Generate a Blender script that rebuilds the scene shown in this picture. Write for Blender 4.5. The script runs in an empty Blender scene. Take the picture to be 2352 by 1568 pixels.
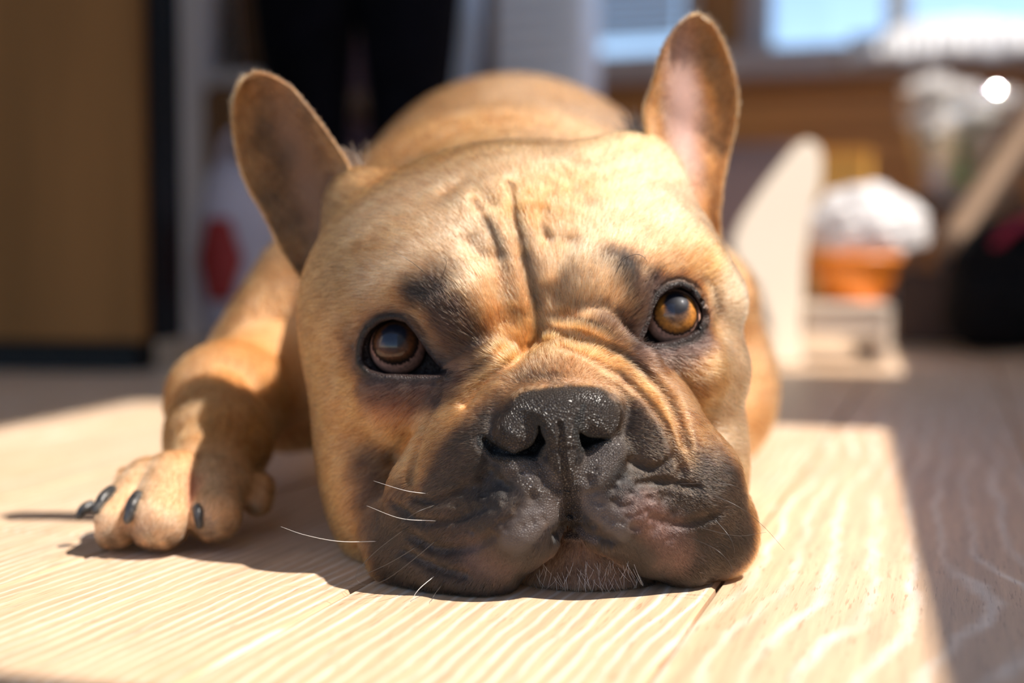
import bpy, bmesh, math, random
import numpy as np
from mathutils import Vector, Matrix
random.seed(7); rng = np.random.default_rng(11)

# ------------------------------------------------------------------ camera, sky, sun, exposure
sc = bpy.context.scene
FPX = 3125.0                       # focal length in pixels of the 2352-wide frame
CAMH = 0.123                       # lens height over the floor
PITCH = math.atan(184 / FPX)
cam_d = bpy.data.cameras.new('camera'); cam = bpy.data.objects.new('camera', cam_d)
sc.collection.objects.link(cam); sc.camera = cam
cam.location = (0, 0, CAMH); cam.rotation_euler = (math.pi / 2 - PITCH, 0, 0)
cam_d.sensor_width = 36; cam_d.lens = FPX * 36 / 2352; cam_d.clip_start = 0.02; cam_d.clip_end = 200
cam_d.dof.use_dof = True; cam_d.dof.focus_distance = 0.503; cam_d.dof.aperture_fstop = 3.5
cam_d.dof.aperture_blades = 9

SUN = Vector((0.52, -0.17, 0.84)).normalized()     # towards the sun
w = bpy.data.worlds.new('sky'); sc.world = w; w.use_nodes = True
nt = w.node_tree; nt.nodes.clear()
sky = nt.nodes.new('ShaderNodeTexSky'); sky.sky_type = 'NISHITA'; sky.sun_disc = False; sky.dust_density = .15; sky.air_density = .8; sky.ozone_density = 2.0
sky.sun_elevation = math.asin(SUN.z); sky.sun_rotation = math.atan2(SUN.x, SUN.y)
bg = nt.nodes.new('ShaderNodeBackground'); bg.inputs['Strength'].default_value = 0.185
wo = nt.nodes.new('ShaderNodeOutputWorld')
nt.links.new(sky.outputs[0], bg.inputs['Color']); nt.links.new(bg.outputs[0], wo.inputs['Surface'])
sd = bpy.data.lights.new('sun', 'SUN'); sun = bpy.data.objects.new('sun', sd); sc.collection.objects.link(sun)
sd.energy = 5.8; sd.angle = math.radians(0.6); sd.color = (1.0, 0.92, 0.83)
sun.rotation_euler = SUN.to_track_quat('Z', 'Y').to_euler()
sun.location = (1.5, -.5, 2.4)
sc.view_settings.view_transform = 'Standard'; sc.view_settings.look = 'None'
sc.view_settings.gamma = 1; sc.view_settings.use_curve_mapping = False
sc.view_settings.exposure = 0.62
sc.cycles.max_bounces = 8; sc.cycles.diffuse_bounces = 5; sc.cycles.use_denoising = True
sc.cycles.sample_clamp_indirect = 6

# ------------------------------------------------------------------ helpers
def at(px, py, Y):
    """the point at depth Y that was measured at (px, py) in the photograph"""
    cx, cy = (px - 1176) / FPX, (784 - py) / FPX
    c, s = math.cos(PITCH), math.sin(PITCH)
    d = np.array((cx, c + cy * s, cy * c - s))
    return np.array((0, 0, CAMH)) + d * (Y / d[1])
def onfloor(px, py): 
    c, s = math.cos(PITCH), math.sin(PITCH); cx, cy = (px - 1176) / FPX, (784 - py) / FPX
    d = np.array((cx, c + cy * s, cy * c - s)); return np.array((0, 0, CAMH)) + d * (-CAMH / d[2])
YAW = math.radians(18)
U = Vector((math.cos(YAW), -math.sin(YAW), 0)); V = Vector((math.sin(YAW), math.cos(YAW), 0))
def room(u, v, z=0): return U * u + V * v + Vector((0, 0, z))
ROOM_ROT = -YAW

def tag(o, label=None, cat=None, group=None, kind=None):
    for k, v in (('label', label), ('category', cat), ('group', group), ('kind', kind)):
        if v: o[k] = v
    return o
def link(o, parent=None):
    sc.collection.objects.link(o)
    if parent is not None: o.parent = parent
    return o
def empty(name, loc, rz=0):
    o = bpy.data.objects.new(name, None); o.location = loc; o.rotation_euler = (0, 0, rz); o.empty_display_size = .02
    return link(o)
def mesh_obj(name, verts, faces, mat=None, parent=None, smooth=True):
    m = bpy.data.meshes.new(name); m.from_pydata([tuple(v) for v in verts], [], [tuple(f) for f in faces]); m.validate()
    if mat: m.materials.append(mat)
    if smooth: m.polygons.foreach_set('use_smooth', [True] * len(m.polygons))
    return link(bpy.data.objects.new(name, m), parent)
def bm_obj(name, bm, mat=None, parent=None, smooth=False):
    m = bpy.data.meshes.new(name); bm.to_mesh(m); bm.free()
    if mat: m.materials.append(mat)
    if smooth: m.polygons.foreach_set('use_smooth', [True] * len(m.polygons))
    return link(bpy.data.objects.new(name, m), parent)
def box_bm(bm, c, s, rot=None, bev=0.0, seg=2):
    M = Matrix.Translation(c) @ (rot.to_4x4() if rot else Matrix()) @ Matrix.Diagonal((*s, 1))
    t = bmesh.new(); bmesh.ops.create_cube(t, size=1, matrix=M)
    if bev: bmesh.ops.bevel(t, geom=t.edges[:], offset=bev, segments=seg, affect='EDGES', clamp_overlap=True)
    me = bpy.data.meshes.new('t'); t.to_mesh(me); t.free(); bm.from_mesh(me); bpy.data.meshes.remove(me)
def box(name, c, s, mat, parent=None, rot=None, bev=0.0, smooth=False, seg=2):
    bm = bmesh.new(); box_bm(bm, c, s, rot, bev, seg); return bm_obj(name, bm, mat, parent, smooth)
def tube(pts, radii, n=8, cap=True):
    """a tapered tube along points -> verts, faces"""
    P = np.array(pts, float); N = len(P); R = np.broadcast_to(radii, (N,)); T = np.gradient(P, axis=0)
    T /= np.linalg.norm(T, axis=1)[:, None] + 1e-12
    vs, fs = [], []; up = np.array((0, 0, 1.0)) if abs(T[0][2]) < .9 else np.array((1.0, 0, 0))
    a = np.cross(T[0], up); a /= np.linalg.norm(a)
    for i in range(N):
        a = a - T[i] * a.dot(T[i]); a /= np.linalg.norm(a); b = np.cross(T[i], a)
        for k in range(n):
            th = 2 * math.pi * k / n; vs.append(P[i] + R[i] * (math.cos(th) * a + math.sin(th) * b))
    for i in range(N - 1):
        for k in range(n):
            k2 = (k + 1) % n; fs.append((i * n + k, i * n + k2, (i + 1) * n + k2, (i + 1) * n + k))
    if cap: fs.append(tuple(range(n - 1, -1, -1))); fs.append(tuple(range((N - 1) * n, N * n)))
    return vs, fs
def curve_pts(ctrl, n):
    """Catmull-Rom through control points"""
    C = np.array(ctrl, float); C = np.vstack([2 * C[0] - C[1], C, 2 * C[-1] - C[-2]]); out = []
    m = len(C) - 3
    for t in np.linspace(0, m - 1e-9, n):
        i = int(t); f = t - i; p0, p1, p2, p3 = C[i:i + 4]
        out.append(.5 * ((2 * p1) + (-p0 + p2) * f + (2 * p0 - 5 * p1 + 4 * p2 - p3) * f * f + (-p0 + 3 * p1 - 3 * p2 + p3) * f ** 3))
    return np.array(out)

# ------------------------------------------------------------------ materials
def mat(name, col=(.5, .5, .5), rough=.6, **kw):
    m = bpy.data.materials.new(name); m.use_nodes = True; b = m.node_tree.nodes['Principled BSDF']
    b.inputs['Base Color'].default_value = (*col, 1); b.inputs['Roughness'].default_value = rough
    for k, v in kw.items(): b.inputs[k.replace('_', ' ')].default_value = v
    return m
def add(m, t, **kw):
    n = m.node_tree.nodes.new(t)
    for k, v in kw.items(): setattr(n, k, v)
    return n
def noise_mat(name, c1, c2, scale=8, rough=.6, bump=.0, stretch=(1, 1, 1), detail=4, **kw):
    """two colours mixed by noise in the object's own coordinates, with optional bump"""
    m = mat(name, c1, rough, **kw); L = m.node_tree.links.new; b = m.node_tree.nodes['Principled BSDF']
    tc = add(m, 'ShaderNodeTexCoord'); mp = add(m, 'ShaderNodeMapping'); mp.inputs['Scale'].default_value = stretch
    nz = add(m, 'ShaderNodeTexNoise'); nz.inputs['Scale'].default_value = scale; nz.inputs['Detail'].default_value = detail
    mx = add(m, 'ShaderNodeMix', data_type='RGBA'); mx.inputs[6].default_value = (*c1, 1); mx.inputs[7].default_value = (*c2, 1)
    cr = add(m, 'ShaderNodeMapRange'); cr.inputs[1].default_value = .35; cr.inputs[2].default_value = .65
    L(tc.outputs['Object'], mp.inputs[0]); L(mp.outputs[0], nz.inputs[0]); L(nz.outputs[0], cr.inputs[0]); L(cr.outputs[0], mx.inputs[0])
    L(mx.outputs[2], b.inputs['Base Color'])
    if bump:
        bp = add(m, 'ShaderNodeBump'); bp.inputs['Strength'].default_value = bump; bp.inputs['Distance'].default_value = .002
        L(nz.outputs[0], bp.inputs['Height']); L(bp.outputs[0], b.inputs['Normal'])
    return m
# ------------------------------------------------------------------ the room (turned 18 degrees to the lens)
RQ = Matrix.Rotation(ROOM_ROT, 3, 'Z')
def rbox(name, u0, u1, v0, v1, z0, z1, m, parent=None, bev=0.0, kind=None):
    o = box(name, room((u0 + u1) / 2, (v0 + v1) / 2, (z0 + z1) / 2), (u1 - u0, v1 - v0, z1 - z0), m, parent, RQ, bev)
    if kind: o['kind'] = kind
    return o
def join_boxes(name, lst, m, parent=None, bev=0.0, kind=None):
    bm = bmesh.new()
    for (u0, u1, v0, v1, z0, z1) in lst: box_bm(bm, room((u0 + u1) / 2, (v0 + v1) / 2, (z0 + z1) / 2), (u1 - u0, v1 - v0, z1 - z0), RQ, bev)
    o = bm_obj(name, bm, m, parent)
    if kind: o['kind'] = kind
    return o

# laminate: limed oak, grain drawn out along the plank
def oak():
    m = mat('limed_oak', (.6, .4, .25), .42); N = m.node_tree.nodes; L = m.node_tree.links.new; b = N['Principled BSDF']
    tc = add(m, 'ShaderNodeTexCoord'); oi = add(m, 'ShaderNodeObjectInfo')
    at_ = add(m, 'ShaderNodeVectorMath', operation='SCALE'); cmb = add(m, 'ShaderNodeCombineXYZ')
    L(oi.outputs['Random'], cmb.inputs[1]); L(oi.outputs['Random'], cmb.inputs[2]); at_.inputs['Scale'].default_value = 23.0; L(cmb.outputs[0], at_.inputs[0])
    ad = add(m, 'ShaderNodeVectorMath', operation='ADD'); L(tc.outputs['Object'], ad.inputs[0]); L(at_.outputs[0], ad.inputs[1])
    def noise(scale, sx, sy, detail=3, rough=.5, src=ad):
        mp = add(m, 'ShaderNodeMapping'); mp.inputs['Scale'].default_value = (sx, sy, 1); L(src.outputs[0], mp.inputs[0])
        n = add(m, 'ShaderNodeTexNoise'); n.inputs['Scale'].default_value = scale; n.inputs['Detail'].default_value = detail; n.inputs['Roughness'].default_value = rough
        L(mp.outputs[0], n.inputs[0]); return n
    # growth rings: distance field bent by a slow noise, cut into lines
    big = noise(1.0, 7.0, 3.2, 2.5, .45); wig = noise(1.0, 40, 22, 3, .55)
    sep = add(m, 'ShaderNodeSeparateXYZ'); L(tc.outputs['Object'], sep.inputs[0])
    a = add(m, 'ShaderNodeMath', operation='MULTIPLY_ADD'); L(big.outputs[0], a.inputs[0]); a.inputs[1].default_value = 7.0; 
    x = add(m, 'ShaderNodeMath', operation='MULTIPLY'); L(sep.outputs['X'], x.inputs[0]); pm0 = add(m, 'ShaderNodeMath', operation='MULTIPLY_ADD'); L(oi.outputs['Object Index'], pm0.inputs[0]); pm0.inputs[1].default_value = -100.0; pm0.inputs[2].default_value = 165.0; L(pm0.outputs[0], x.inputs[1])
    L(x.outputs[0], a.inputs[2])
    a2 = add(m, 'ShaderNodeMath', operation='MULTIPLY_ADD'); L(wig.outputs[0], a2.inputs[0]); a2.inputs[1].default_value = .9; L(a.outputs[0], a2.inputs[2])
    fr = add(m, 'ShaderNodeMath', operation='PINGPONG'); L(a2.outputs[0], fr.inputs[0]); fr.inputs[1].default_value = .5
    ln = add(m, 'ShaderNodeMapRange', interpolation_type='SMOOTHSTEP'); L(fr.outputs[0], ln.inputs[0]); ln.inputs[1].default_value = .24; ln.inputs[2].default_value = .50
    msk = noise(1.0, 34, 7, 3, .6); mk = add(m, 'ShaderNodeMapRange'); L(msk.outputs[0], mk.inputs[0]); mk.inputs[1].default_value = .32; mk.inputs[2].default_value = .66; mk.inputs[3].default_value = .12; mk.inputs[4].default_value = 1.0
    lm = add(m, 'ShaderNodeMath', operation='MULTIPLY'); L(ln.outputs[0], lm.inputs[0]); L(mk.outputs[0], lm.inputs[1])
    # fine pores
    pore = noise(1.0, 900, 60, 2, .6); pm = add(m, 'ShaderNodeMapRange'); L(pore.outputs[0], pm.inputs[0]); pm.inputs[1].default_value = .60; pm.inputs[2].default_value = .70
    fib = noise(1.0, 260, 12, 3, .6); blot = noise(1.0, 10, 3, 2)
    c0 = add(m, 'ShaderNodeMix', data_type='RGBA'); c0.inputs[6].default_value = (.60, .39, .235, 1); c0.inputs[7].default_value = (.70, .50, .33, 1); L(blot.outputs[0], c0.inputs[0])
    c1 = add(m, 'ShaderNodeMix', data_type='RGBA'); L(lm.outputs[0], c1.inputs[0]); L(c0.outputs[2], c1.inputs[6]); c1.inputs[7].default_value = (.86, .74, .62, 1)
    fm = add(m, 'ShaderNodeMapRange'); L(fib.outputs[0], fm.inputs[0]); fm.inputs[1].default_value = .3; fm.inputs[2].default_value = .7; fm.inputs[3].default_value = .80; fm.inputs[4].default_value = 1.12
    c2 = add(m, 'ShaderNodeMix', data_type='RGBA', blend_type='MULTIPLY'); c2.inputs[0].default_value = 1; L(c1.outputs[2], c2.inputs[6]); L(fm.outputs[0], c2.inputs[7])
    c3 = add(m, 'ShaderNodeMix', data_type='RGBA', blend_type='MIX'); sc_ = add(m, 'ShaderNodeMath', operation='MULTIPLY'); L(pm.outputs[0], sc_.inputs[0]); sc_.inputs[1].default_value = .55
    L(sc_.outputs[0], c3.inputs[0]); L(c2.outputs[2], c3.inputs[6]); c3.inputs[7].default_value = (.30, .17, .09, 1)
    L(c3.outputs[2], b.inputs['Base Color'])
    bp = add(m, 'ShaderNodeBump'); bp.inputs['Strength'].default_value = .35; bp.inputs['Distance'].default_value = .0004
    L(pore.outputs[0], bp.inputs['Height']); L(bp.outputs[0], b.inputs['Normal'])
    return m
OAK = oak()
floor = rbox('floor', -3.2, .52, -1.6, 3.75, -.030, -.012, mat('underlay', (.05, .035, .025), .8), kind='structure')
pb = bmesh.new(); PWD, PLN = .1290, 1.24
bmesh.ops.create_cube(pb, size=1, matrix=Matrix.Diagonal((PWD - .0013, PLN - .0013, .012, 1)))
bmesh.ops.bevel(pb, geom=[e for e in pb.edges if all(v.co.z > 0 for v in e.verts)], offset=.0012, segments=1, affect='EDGES')
pm_ = bpy.data.meshes.new('plank'); pb.to_mesh(pm_); pb.free(); pm_.materials.append(OAK)
r_ = random.Random(5)
for i in range(-22, 5):
    uc = -.0835 + (i + .5) * PWD; off = r_.uniform(0, PLN)
    if i == 0: off = .62
    if i == -1: off = .30
    for j in range(-2, 4):
        vc = off + j * PLN
        if vc < -1.0 or vc > 3.9 or uc > .47: continue
        p = bpy.data.objects.new('plank', pm_); p.location = room(uc, min(vc, 3.7 - .0), -.006); p.rotation_euler = (0, 0, ROOM_ROT); link(p, floor); p.pass_index = 1 if i == 0 or (i < -3 and i % 5 == 0) else 0

WOODP = noise_mat('pine_panel', (.54, .235, .055), (.44, .18, .04), 3, .5, stretch=(.6, 1, 9))
PLASTER = noise_mat('plaster', (.78, .74, .70), (.72, .68, .64), 6, .8)
SILLM = noise_mat('stone_sill', (.42, .34, .32), (.36, .29, .28), 9, .35)
WHITE = mat('white_frame', (.80, .80, .80), .4); TRIMW = noise_mat('pine_frame', (.34, .13, .025), (.25, .09, .015), 4, .45, stretch=(1, 1, .3))
LILAC = mat('lilac_frame', (.36, .30, .31), .5)
VB = 3.70
W1 = (-1.62, -.70); W2 = (-.505, .40); SZ = .66; TOPZ = 1.75
wb = join_boxes('wall_back', [(-3.2, W1[0], VB, VB + .16, 0, 2.4), (W1[0], W2[1], VB, VB + .16, 0, SZ - .06), (W1[0], W2[1], VB, VB + .16, TOPZ, 2.4),
                             (W1[1], W2[0], VB, VB + .16, SZ - .06, TOPZ), (W2[1], .62, VB, VB + .16, 0, 2.4)], PLASTER, kind='structure')
# the window wall on the right stands four degrees off the boards
YAW2 = math.radians(14); U2 = Vector((math.cos(YAW2), -math.sin(YAW2), 0)); V2 = Vector((math.sin(YAW2), math.cos(YAW2), 0)); RQ2 = Matrix.Rotation(-YAW2, 3, 'Z')
def boxes2(name, lst, m, parent=None, kind=None):
    b_ = bmesh.new()
    for (u0, u1, v0, v1, z0, z1) in lst: box_bm(b_, U2 * ((u0 + u1) / 2) + V2 * ((v0 + v1) / 2) + Vector((0, 0, (z0 + z1) / 2)), (u1 - u0, v1 - v0, z1 - z0), RQ2)
    o = bm_obj(name, b_, m, parent)
    if kind: o['kind'] = kind
    return o
WU = .50
R1 = (.290, .997, .728, 1.89); R2 = (1.50, 3.80, .68, 1.52)
boxes2('wall_right', [(WU, WU + .12, -1.6, R1[0], 0, 2.4), (WU, WU + .12, R1[0], R1[1], 0, R1[2]), (WU, WU + .12, R1[0], R1[1], R1[3], 2.4),
                         (WU, WU + .12, R1[1], R2[0], 0, 2.4), (WU, WU + .12, R2[0], R2[1], 0, R2[2]), (WU, WU + .12, R2[0], R2[1], R2[3], 2.4), (WU, WU + .12, R2[1], 4.0, 0, 2.4)], PLASTER, kind='structure')
rbox('ceiling', -3.2, .62, -.9, VB + .16, 2.4, 2.5, PLASTER, kind='structure')
join_boxes('wall_left', [(-3.3, -3.2, -1.6, VB + .16, 0, 2.4)], PLASTER, kind='structure')
# glass that lets the light through
GL = bpy.data.materials.new('window_glass'); GL.use_nodes = True; t_ = GL.node_tree; t_.nodes.clear()
go = t_.nodes.new('ShaderNodeOutputMaterial'); gm = t_.nodes.new('ShaderNodeMixShader'); gt = t_.nodes.new('ShaderNodeBsdfTransparent'); gg = t_.nodes.new('ShaderNodeBsdfGlossy')
gg.inputs['Roughness'].default_value = .02; gf = t_.nodes.new('ShaderNodeValue'); gf.outputs[0].default_value = .05
t_.links.new(gf.outputs[0], gm.inputs[0]); t_.links.new(gt.outputs[0], gm.inputs[1]); t_.links.new(gg.outputs[0], gm.inputs[2]); t_.links.new(gm.outputs[0], go.inputs[0])
# back windows
w1 = join_boxes('window_1', [(W1[0], W1[1], VB + .02, VB + .08, SZ, SZ + .03), (W1[0], W1[1], VB + .02, VB + .08, TOPZ - .05, TOPZ), (W1[0], W1[0] + .05, VB + .02, VB + .08, SZ, TOPZ), (W1[1] - .02, W1[1], VB + .02, VB + .08, SZ, TOPZ)], LILAC, kind='structure')
rbox('pane', W1[0] + .05, W1[1] - .02, VB + .048, VB + .052, SZ + .03, TOPZ - .05, GL, w1)
w2 = join_boxes('window_2', [(W2[0], W2[1], VB + .02, VB + .08, SZ, SZ + .025), (W2[0], W2[1], VB + .02, VB + .08, TOPZ - .05, TOPZ), (W2[0], W2[0] + .022, VB + .02, VB + .08, SZ, TOPZ), (W2[1] - .05, W2[1], VB + .02, VB + .08, SZ, TOPZ)], LILAC, kind='structure')
rbox('pane', W2[0] + .022, W2[1] - .05, VB + .048, VB + .052, SZ + .025, TOPZ - .05, GL, w2)
rbox('mullion', -.185, -.12, VB + .0, VB + .075, SZ + .03, TOPZ - .05, WHITE, w2, .004)
rbox('trim_1', W1[1] + .03, W2[0] - .045, VB - .05, VB - .001, SZ + .012, TOPZ + .1, TRIMW, bev=.004, kind='structure')
rbox('trim_2', W2[0] - .043, W2[0] - .001, VB - .03, VB - .001, SZ + .012, TOPZ + .1, LILAC, bev=.004, kind='structure')
sill = rbox('trim_3', -1.75, .46, VB - .16, VB + .015, SZ - .062, SZ + .010, SILLM, bev=.006, kind='structure')
# panelling under the sill: boards side by side
pan = rbox('trim_4', -1.75, .46, VB - .030, VB - .002, .06, SZ - .065, mat('panel_back', (.10, .04, .01), .7), kind='structure')
z = .06
while z < SZ - .08:
    z1 = min(z + .098, SZ - .067); rbox('board', -1.75, .46, VB - .046, VB - .031, z, z1 - .003, WOODP, pan, .002); z += .10
# blind in the first window
bl = empty('window_blind', room((W1[0] + W1[1]) / 2, VB - .03, .8), ROOM_ROT); tag(bl, 'white slatted blind lowered over the left half of the back window', 'blind')
BLM = mat('blind_slat', (.50, .53, .62), .5); sl = None
tw = W1[1] - W1[0] - .04
for k in range(26):
    zz = .755 + k * .022
    if sl is None:
        sl = box('slat', (0, 0, 0), (tw, .020, .0012), BLM, bl, Matrix.Rotation(math.radians(-52), 3, 'X'))
        s_ = sl
    else: s_ = sl.copy(); link(s_, bl)
    s_.location = (0, 0, zz - .8)
box('bottom_rail', (0, 0, .735 - .8), (tw, .022, .012), BLM, bl, None, .003); box('head_rail', (0, 0, 1.345 - .8), (tw, .03, .03), BLM, bl, None, .003)
# right windows (outside the frame; they let the sun in)
for nm, (v0, v1, z0, z1) in (('window_3', R1), ('window_4', R2)):
    wq = boxes2(nm, [(WU + .03, WU + .08, v0, v0 + .002, z0, z1), (WU + .03, WU + .08, v1 - .002, v1, z0, z1), (WU + .03, WU + .08, v0, v1, z0, z0 + .002), (WU + .03, WU + .08, v0, v1, z1 - .002, z1)], WHITE, kind='structure')
    boxes2('pane', [(WU + .052, WU + .056, v0 + .003, v1 - .003, z0 + .003, z1 - .003)], GL, wq)
# beyond the panes
hill = noise_mat('hill_green', (.10, .13, .07), (.16, .17, .10), .4, .9)
def ridge(name, v, z0, hs, m):
    us = np.linspace(-9, 7, len(hs)); vs = []; fs = []
    for u, h in zip(us, hs): vs += [room(u, v, z0), room(u, v, h), room(u, v + 6, h * .9), room(u, v + 6, z0)]
    for i in range(len(us) - 1):
        a = i * 4; b = a + 4; fs += [(a, b, b + 1, a + 1), (a + 1, b + 1, b + 2, a + 2), (a + 2, b + 2, b + 3, a + 3)]
    o = mesh_obj(name, vs, fs, m, None, False); o['kind'] = 'structure'; return o
ridge('hill', 18, -4, [2.6 + .25 * math.sin(i * 1.7) + .15 * math.sin(i * 3.1) for i in range(30)], hill)
g_ = box('ground', (0, 30, -3.2), (120, 120, .2), noise_mat('ground_green', (.12, .13, .07), (.2, .18, .12), .3, .9)); g_['kind'] = 'structure'
# ------------------------------------------------------------------ the dog: an implicit body meshed once
f32 = np.float32
def ell(P, c, r, rot=None):
    q = P - np.asarray(c, f32)
    if rot is not None: q = q @ np.asarray(rot, f32)
    r = np.asarray(r, f32); k0 = np.sqrt(((q / r) ** 2).sum(1)); k1 = np.sqrt(((q / (r * r)) ** 2).sum(1)) + 1e-9
    return k0 * (k0 - 1) / k1
def cap_(P, a, b, ra, rb):
    a = np.asarray(a, f32); b = np.asarray(b, f32); ab = b - a
    t = np.clip((P - a) @ ab / max((ab @ ab), 1e-12), 0, 1)[:, None]
    return np.linalg.norm(P - (a + t * ab), axis=1) - (ra + (rb - ra) * t[:, 0])
def smin(a, b, k):
    h = np.clip(.5 + .5 * (b - a) / k, 0, 1); return b * (1 - h) + a * h - k * h * (1 - h)
def smax(a, b, k): return -smin(-a, -b, k)
def roll(deg, yaw=0):
    """rotation in the view plane (about Y), then about Z"""
    return np.array(Matrix.Rotation(math.radians(yaw), 3, 'Z') @ Matrix.Rotation(math.radians(-deg), 3, 'Y'))
def chain(P, pts, k):
    """pts: (px,py,Y,r)"""
    d = None
    for p, q in zip(pts[:-1], pts[1:]):
        e = cap_(P, at(*p[:3]), at(*q[:3]), p[3], q[3]); d = e if d is None else smin(d, e, k)
    return d
def E(P, px, py, Y, r, rot=None): return ell(P, at(px, py, Y), r, rot)

def sdf_head(P):
    # skull and cheeks
    d = E(P, 1178, 668, .607, (.089, .078, .066), roll(4))
    d = smin(d, E(P, 930, 690, .575, (.036, .040, .034)), .025)
    d = smin(d, E(P, 1475, 650, .575, (.031, .038, .036)), .022)
    d = smin(d, E(P, 855, 870, .585, (.0245, .040, .045)), .022)
    d = smin(d, E(P, 1568, 870, .585, (.0205, .040, .045)), .020)
    d = smin(d, E(P, 900, 1100, .571, (.028, .040, .040)), .020)
    d = smin(d, E(P, 1590, 1090, .578, (.022, .038, .038)), .020)
    d = smin(d, E(P, 1250, 900, .560, (.050, .035, .045)), .020)
    d = smin(d, E(P, 1280, 1180, .59, (.060, .050, .040)), .020)
    d = smin(d, E(P, 830, 470, .604, (.015, .016, .015)), .015)
    d = smin(d, E(P, 1462, 400, .604, (.016, .017, .016)), .026)
    # brow ridges that roll down to the bridge
    d = smin(d, chain(P, [(985, 645, .552, .017), (1080, 720, .538, .019), (1120, 810, .531, .015)], .01), .012)
    d = smin(d, chain(P, [(1435, 600, .552, .017), (1370, 680, .538, .019), (1330, 760, .531, .013)], .01), .012)
    d = smin(d, chain(P, [(850, 720, .562, .014), (905, 690, .550, .014), (985, 700, .545, .015)], .01), .012)
    d = smin(d, chain(P, [(1500, 640, .548, .013), (1565, 620, .555, .013), (1625, 690, .567, .014)], .01), .012)
    # under-eye cushions
    d = smin(d, chain(P, [(850, 900, .556, .017), (930, 905, .538, .017), (1000, 890, .528, .010)], .01), .010)
    d = smin(d, chain(P, [(1625, 850, .560, .016), (1560, 850, .543, .016), (1490, 830, .532, .010)], .01), .010)
    # nose rope: the fold that arches over the muzzle
    d = smin(d, chain(P, [(975, 1080, .530, .008), (1010, 985, .521, .009), (1080, 890, .513, .0095), (1150, 845, .511, .009)], .004), .006)
    d = smin(d, chain(P, [(1300, 800, .517, .0085), (1370, 790, .514, .0095), (1450, 850, .512, .0095), (1530, 940, .518, .008), (1575, 1040, .527, .007), (1590,1110,.533,.006)], .004), .006)
    return d
def sdf_muzzle(P):
    d = E(P, 1290, 1010, .533, (.047, .040, .034))
    d = smin(d, chain(P, [(1180, 905, .508, .012), (1290, 880, .505, .013), (1395, 895, .508, .012)], .008), .010)
    d = smin(d, E(P, 1110, 990, .521, (.020, .026, .024)), .012)
    d = smin(d, E(P, 1465, 975, .521, (.020, .026, .024)), .012)
    # left flew (image left) and right flew
    d = smin(d, chain(P, [(1085, 1060, .512, .021), (1048, 1150, .516, .0235), (1000, 1235, .521, .022)], .01), .012)
    d = smin(d, chain(P, [(1490, 1040, .512, .021), (1550, 1120, .517, .023), (1600, 1200, .523, .020)], .01), .012)
    d = smin(d, chain(P, [(930, 1225, .535, .0175), (950, 1270, .524, .0145), (1040, 1295, .510, .014), (1110, 1300, .503, .0125)], .01), .009)
    d = smin(d, chain(P, [(1630, 1190, .537, .016), (1640, 1235, .527, .013), (1570, 1268, .512, .0115)], .01), .009)
    # lip pads
    L = chain(P, [(1240, 1110, .4975, .013), (1185, 1190, .499, .0165), (1110, 1285, .504, .014)], .008)
    R = chain(P, [(1372, 1100, .4975, .013), (1420, 1165, .500, .016), (1500, 1225, .505, .0135), (1560, 1262, .509, .011)], .008)
    d = smin(d, L, .006); d = smin(d, R, .006)
    return d
def sdf_nose(P):
    d = E(P, 1288, 935, .501, (.0235, .020, .0125), roll(2))
    d = smin(d, E(P, 1288, 1010, .497, (.0125, .014, .016)), .006)
    d = smin(d, E(P, 1192, 990, .4945, (.0092, .011, .0088), roll(-14)), .0035)       # alar wings
    d = smin(d, E(P, 1374, 962, .4945, (.0088, .011, .0098), roll(-14)), .0035)
    d = smin(d, chain(P, [(1279, 990, .4885, .0064), (1286, 1060, .4900, .0056), (1297, 1110, .4915, .0044)], .003), .005)   # columella
    d = smin(d, chain(P, [(1295, 990, .4885, .0064), (1299, 1060, .4900, .0056), (1304, 1110, .4915, .0044)], .003), .005)
    return d
def nostrils(P):
    P = P * np.array((1, .28, 1), f32) + np.array((0, .4885 * .72, 0), f32)     # slots, deeper than wide
    a = chain(P, [(1226, 950, .4885, .0004), (1241, 975, .4885, .0010), (1242, 1010, .4885, .0018), (1226, 1034, .4885, .0017), (1180, 1044, .4885, .0003), (1135, 1034, .4885, .0016), (1114, 1014, .4885, .0015)], .001)
    b = chain(P, [(1338, 930, .4885, .0004), (1327, 955, .4885, .0009), (1327, 990, .4885, .0013), (1345, 1014, .4885, .0019), (1392, 1006, .4885, .0004)], .001)
    return np.minimum(a, b)
def subnasal(P):
    a = chain(P, [(1185, 1066, .4915, .0066), (1222, 1096, .4905, .0062), (1262, 1128, .4905, .0040)], .003)
    b = chain(P, [(1398, 1040, .4925, .0064), (1374, 1074, .4915, .0060), (1345, 1108, .4905, .0040)], .003)
    return np.minimum(a, b)
def sdf_chin(P):
    d = E(P, 1345, 1320, .5235, (.0290, .0245, .0150))
    return smin(d, chain(P, [(1262, 1262, .5145, .006), (1340, 1246, .5125, .0075), (1425, 1270, .5155, .006)], .004), .010)

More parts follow.
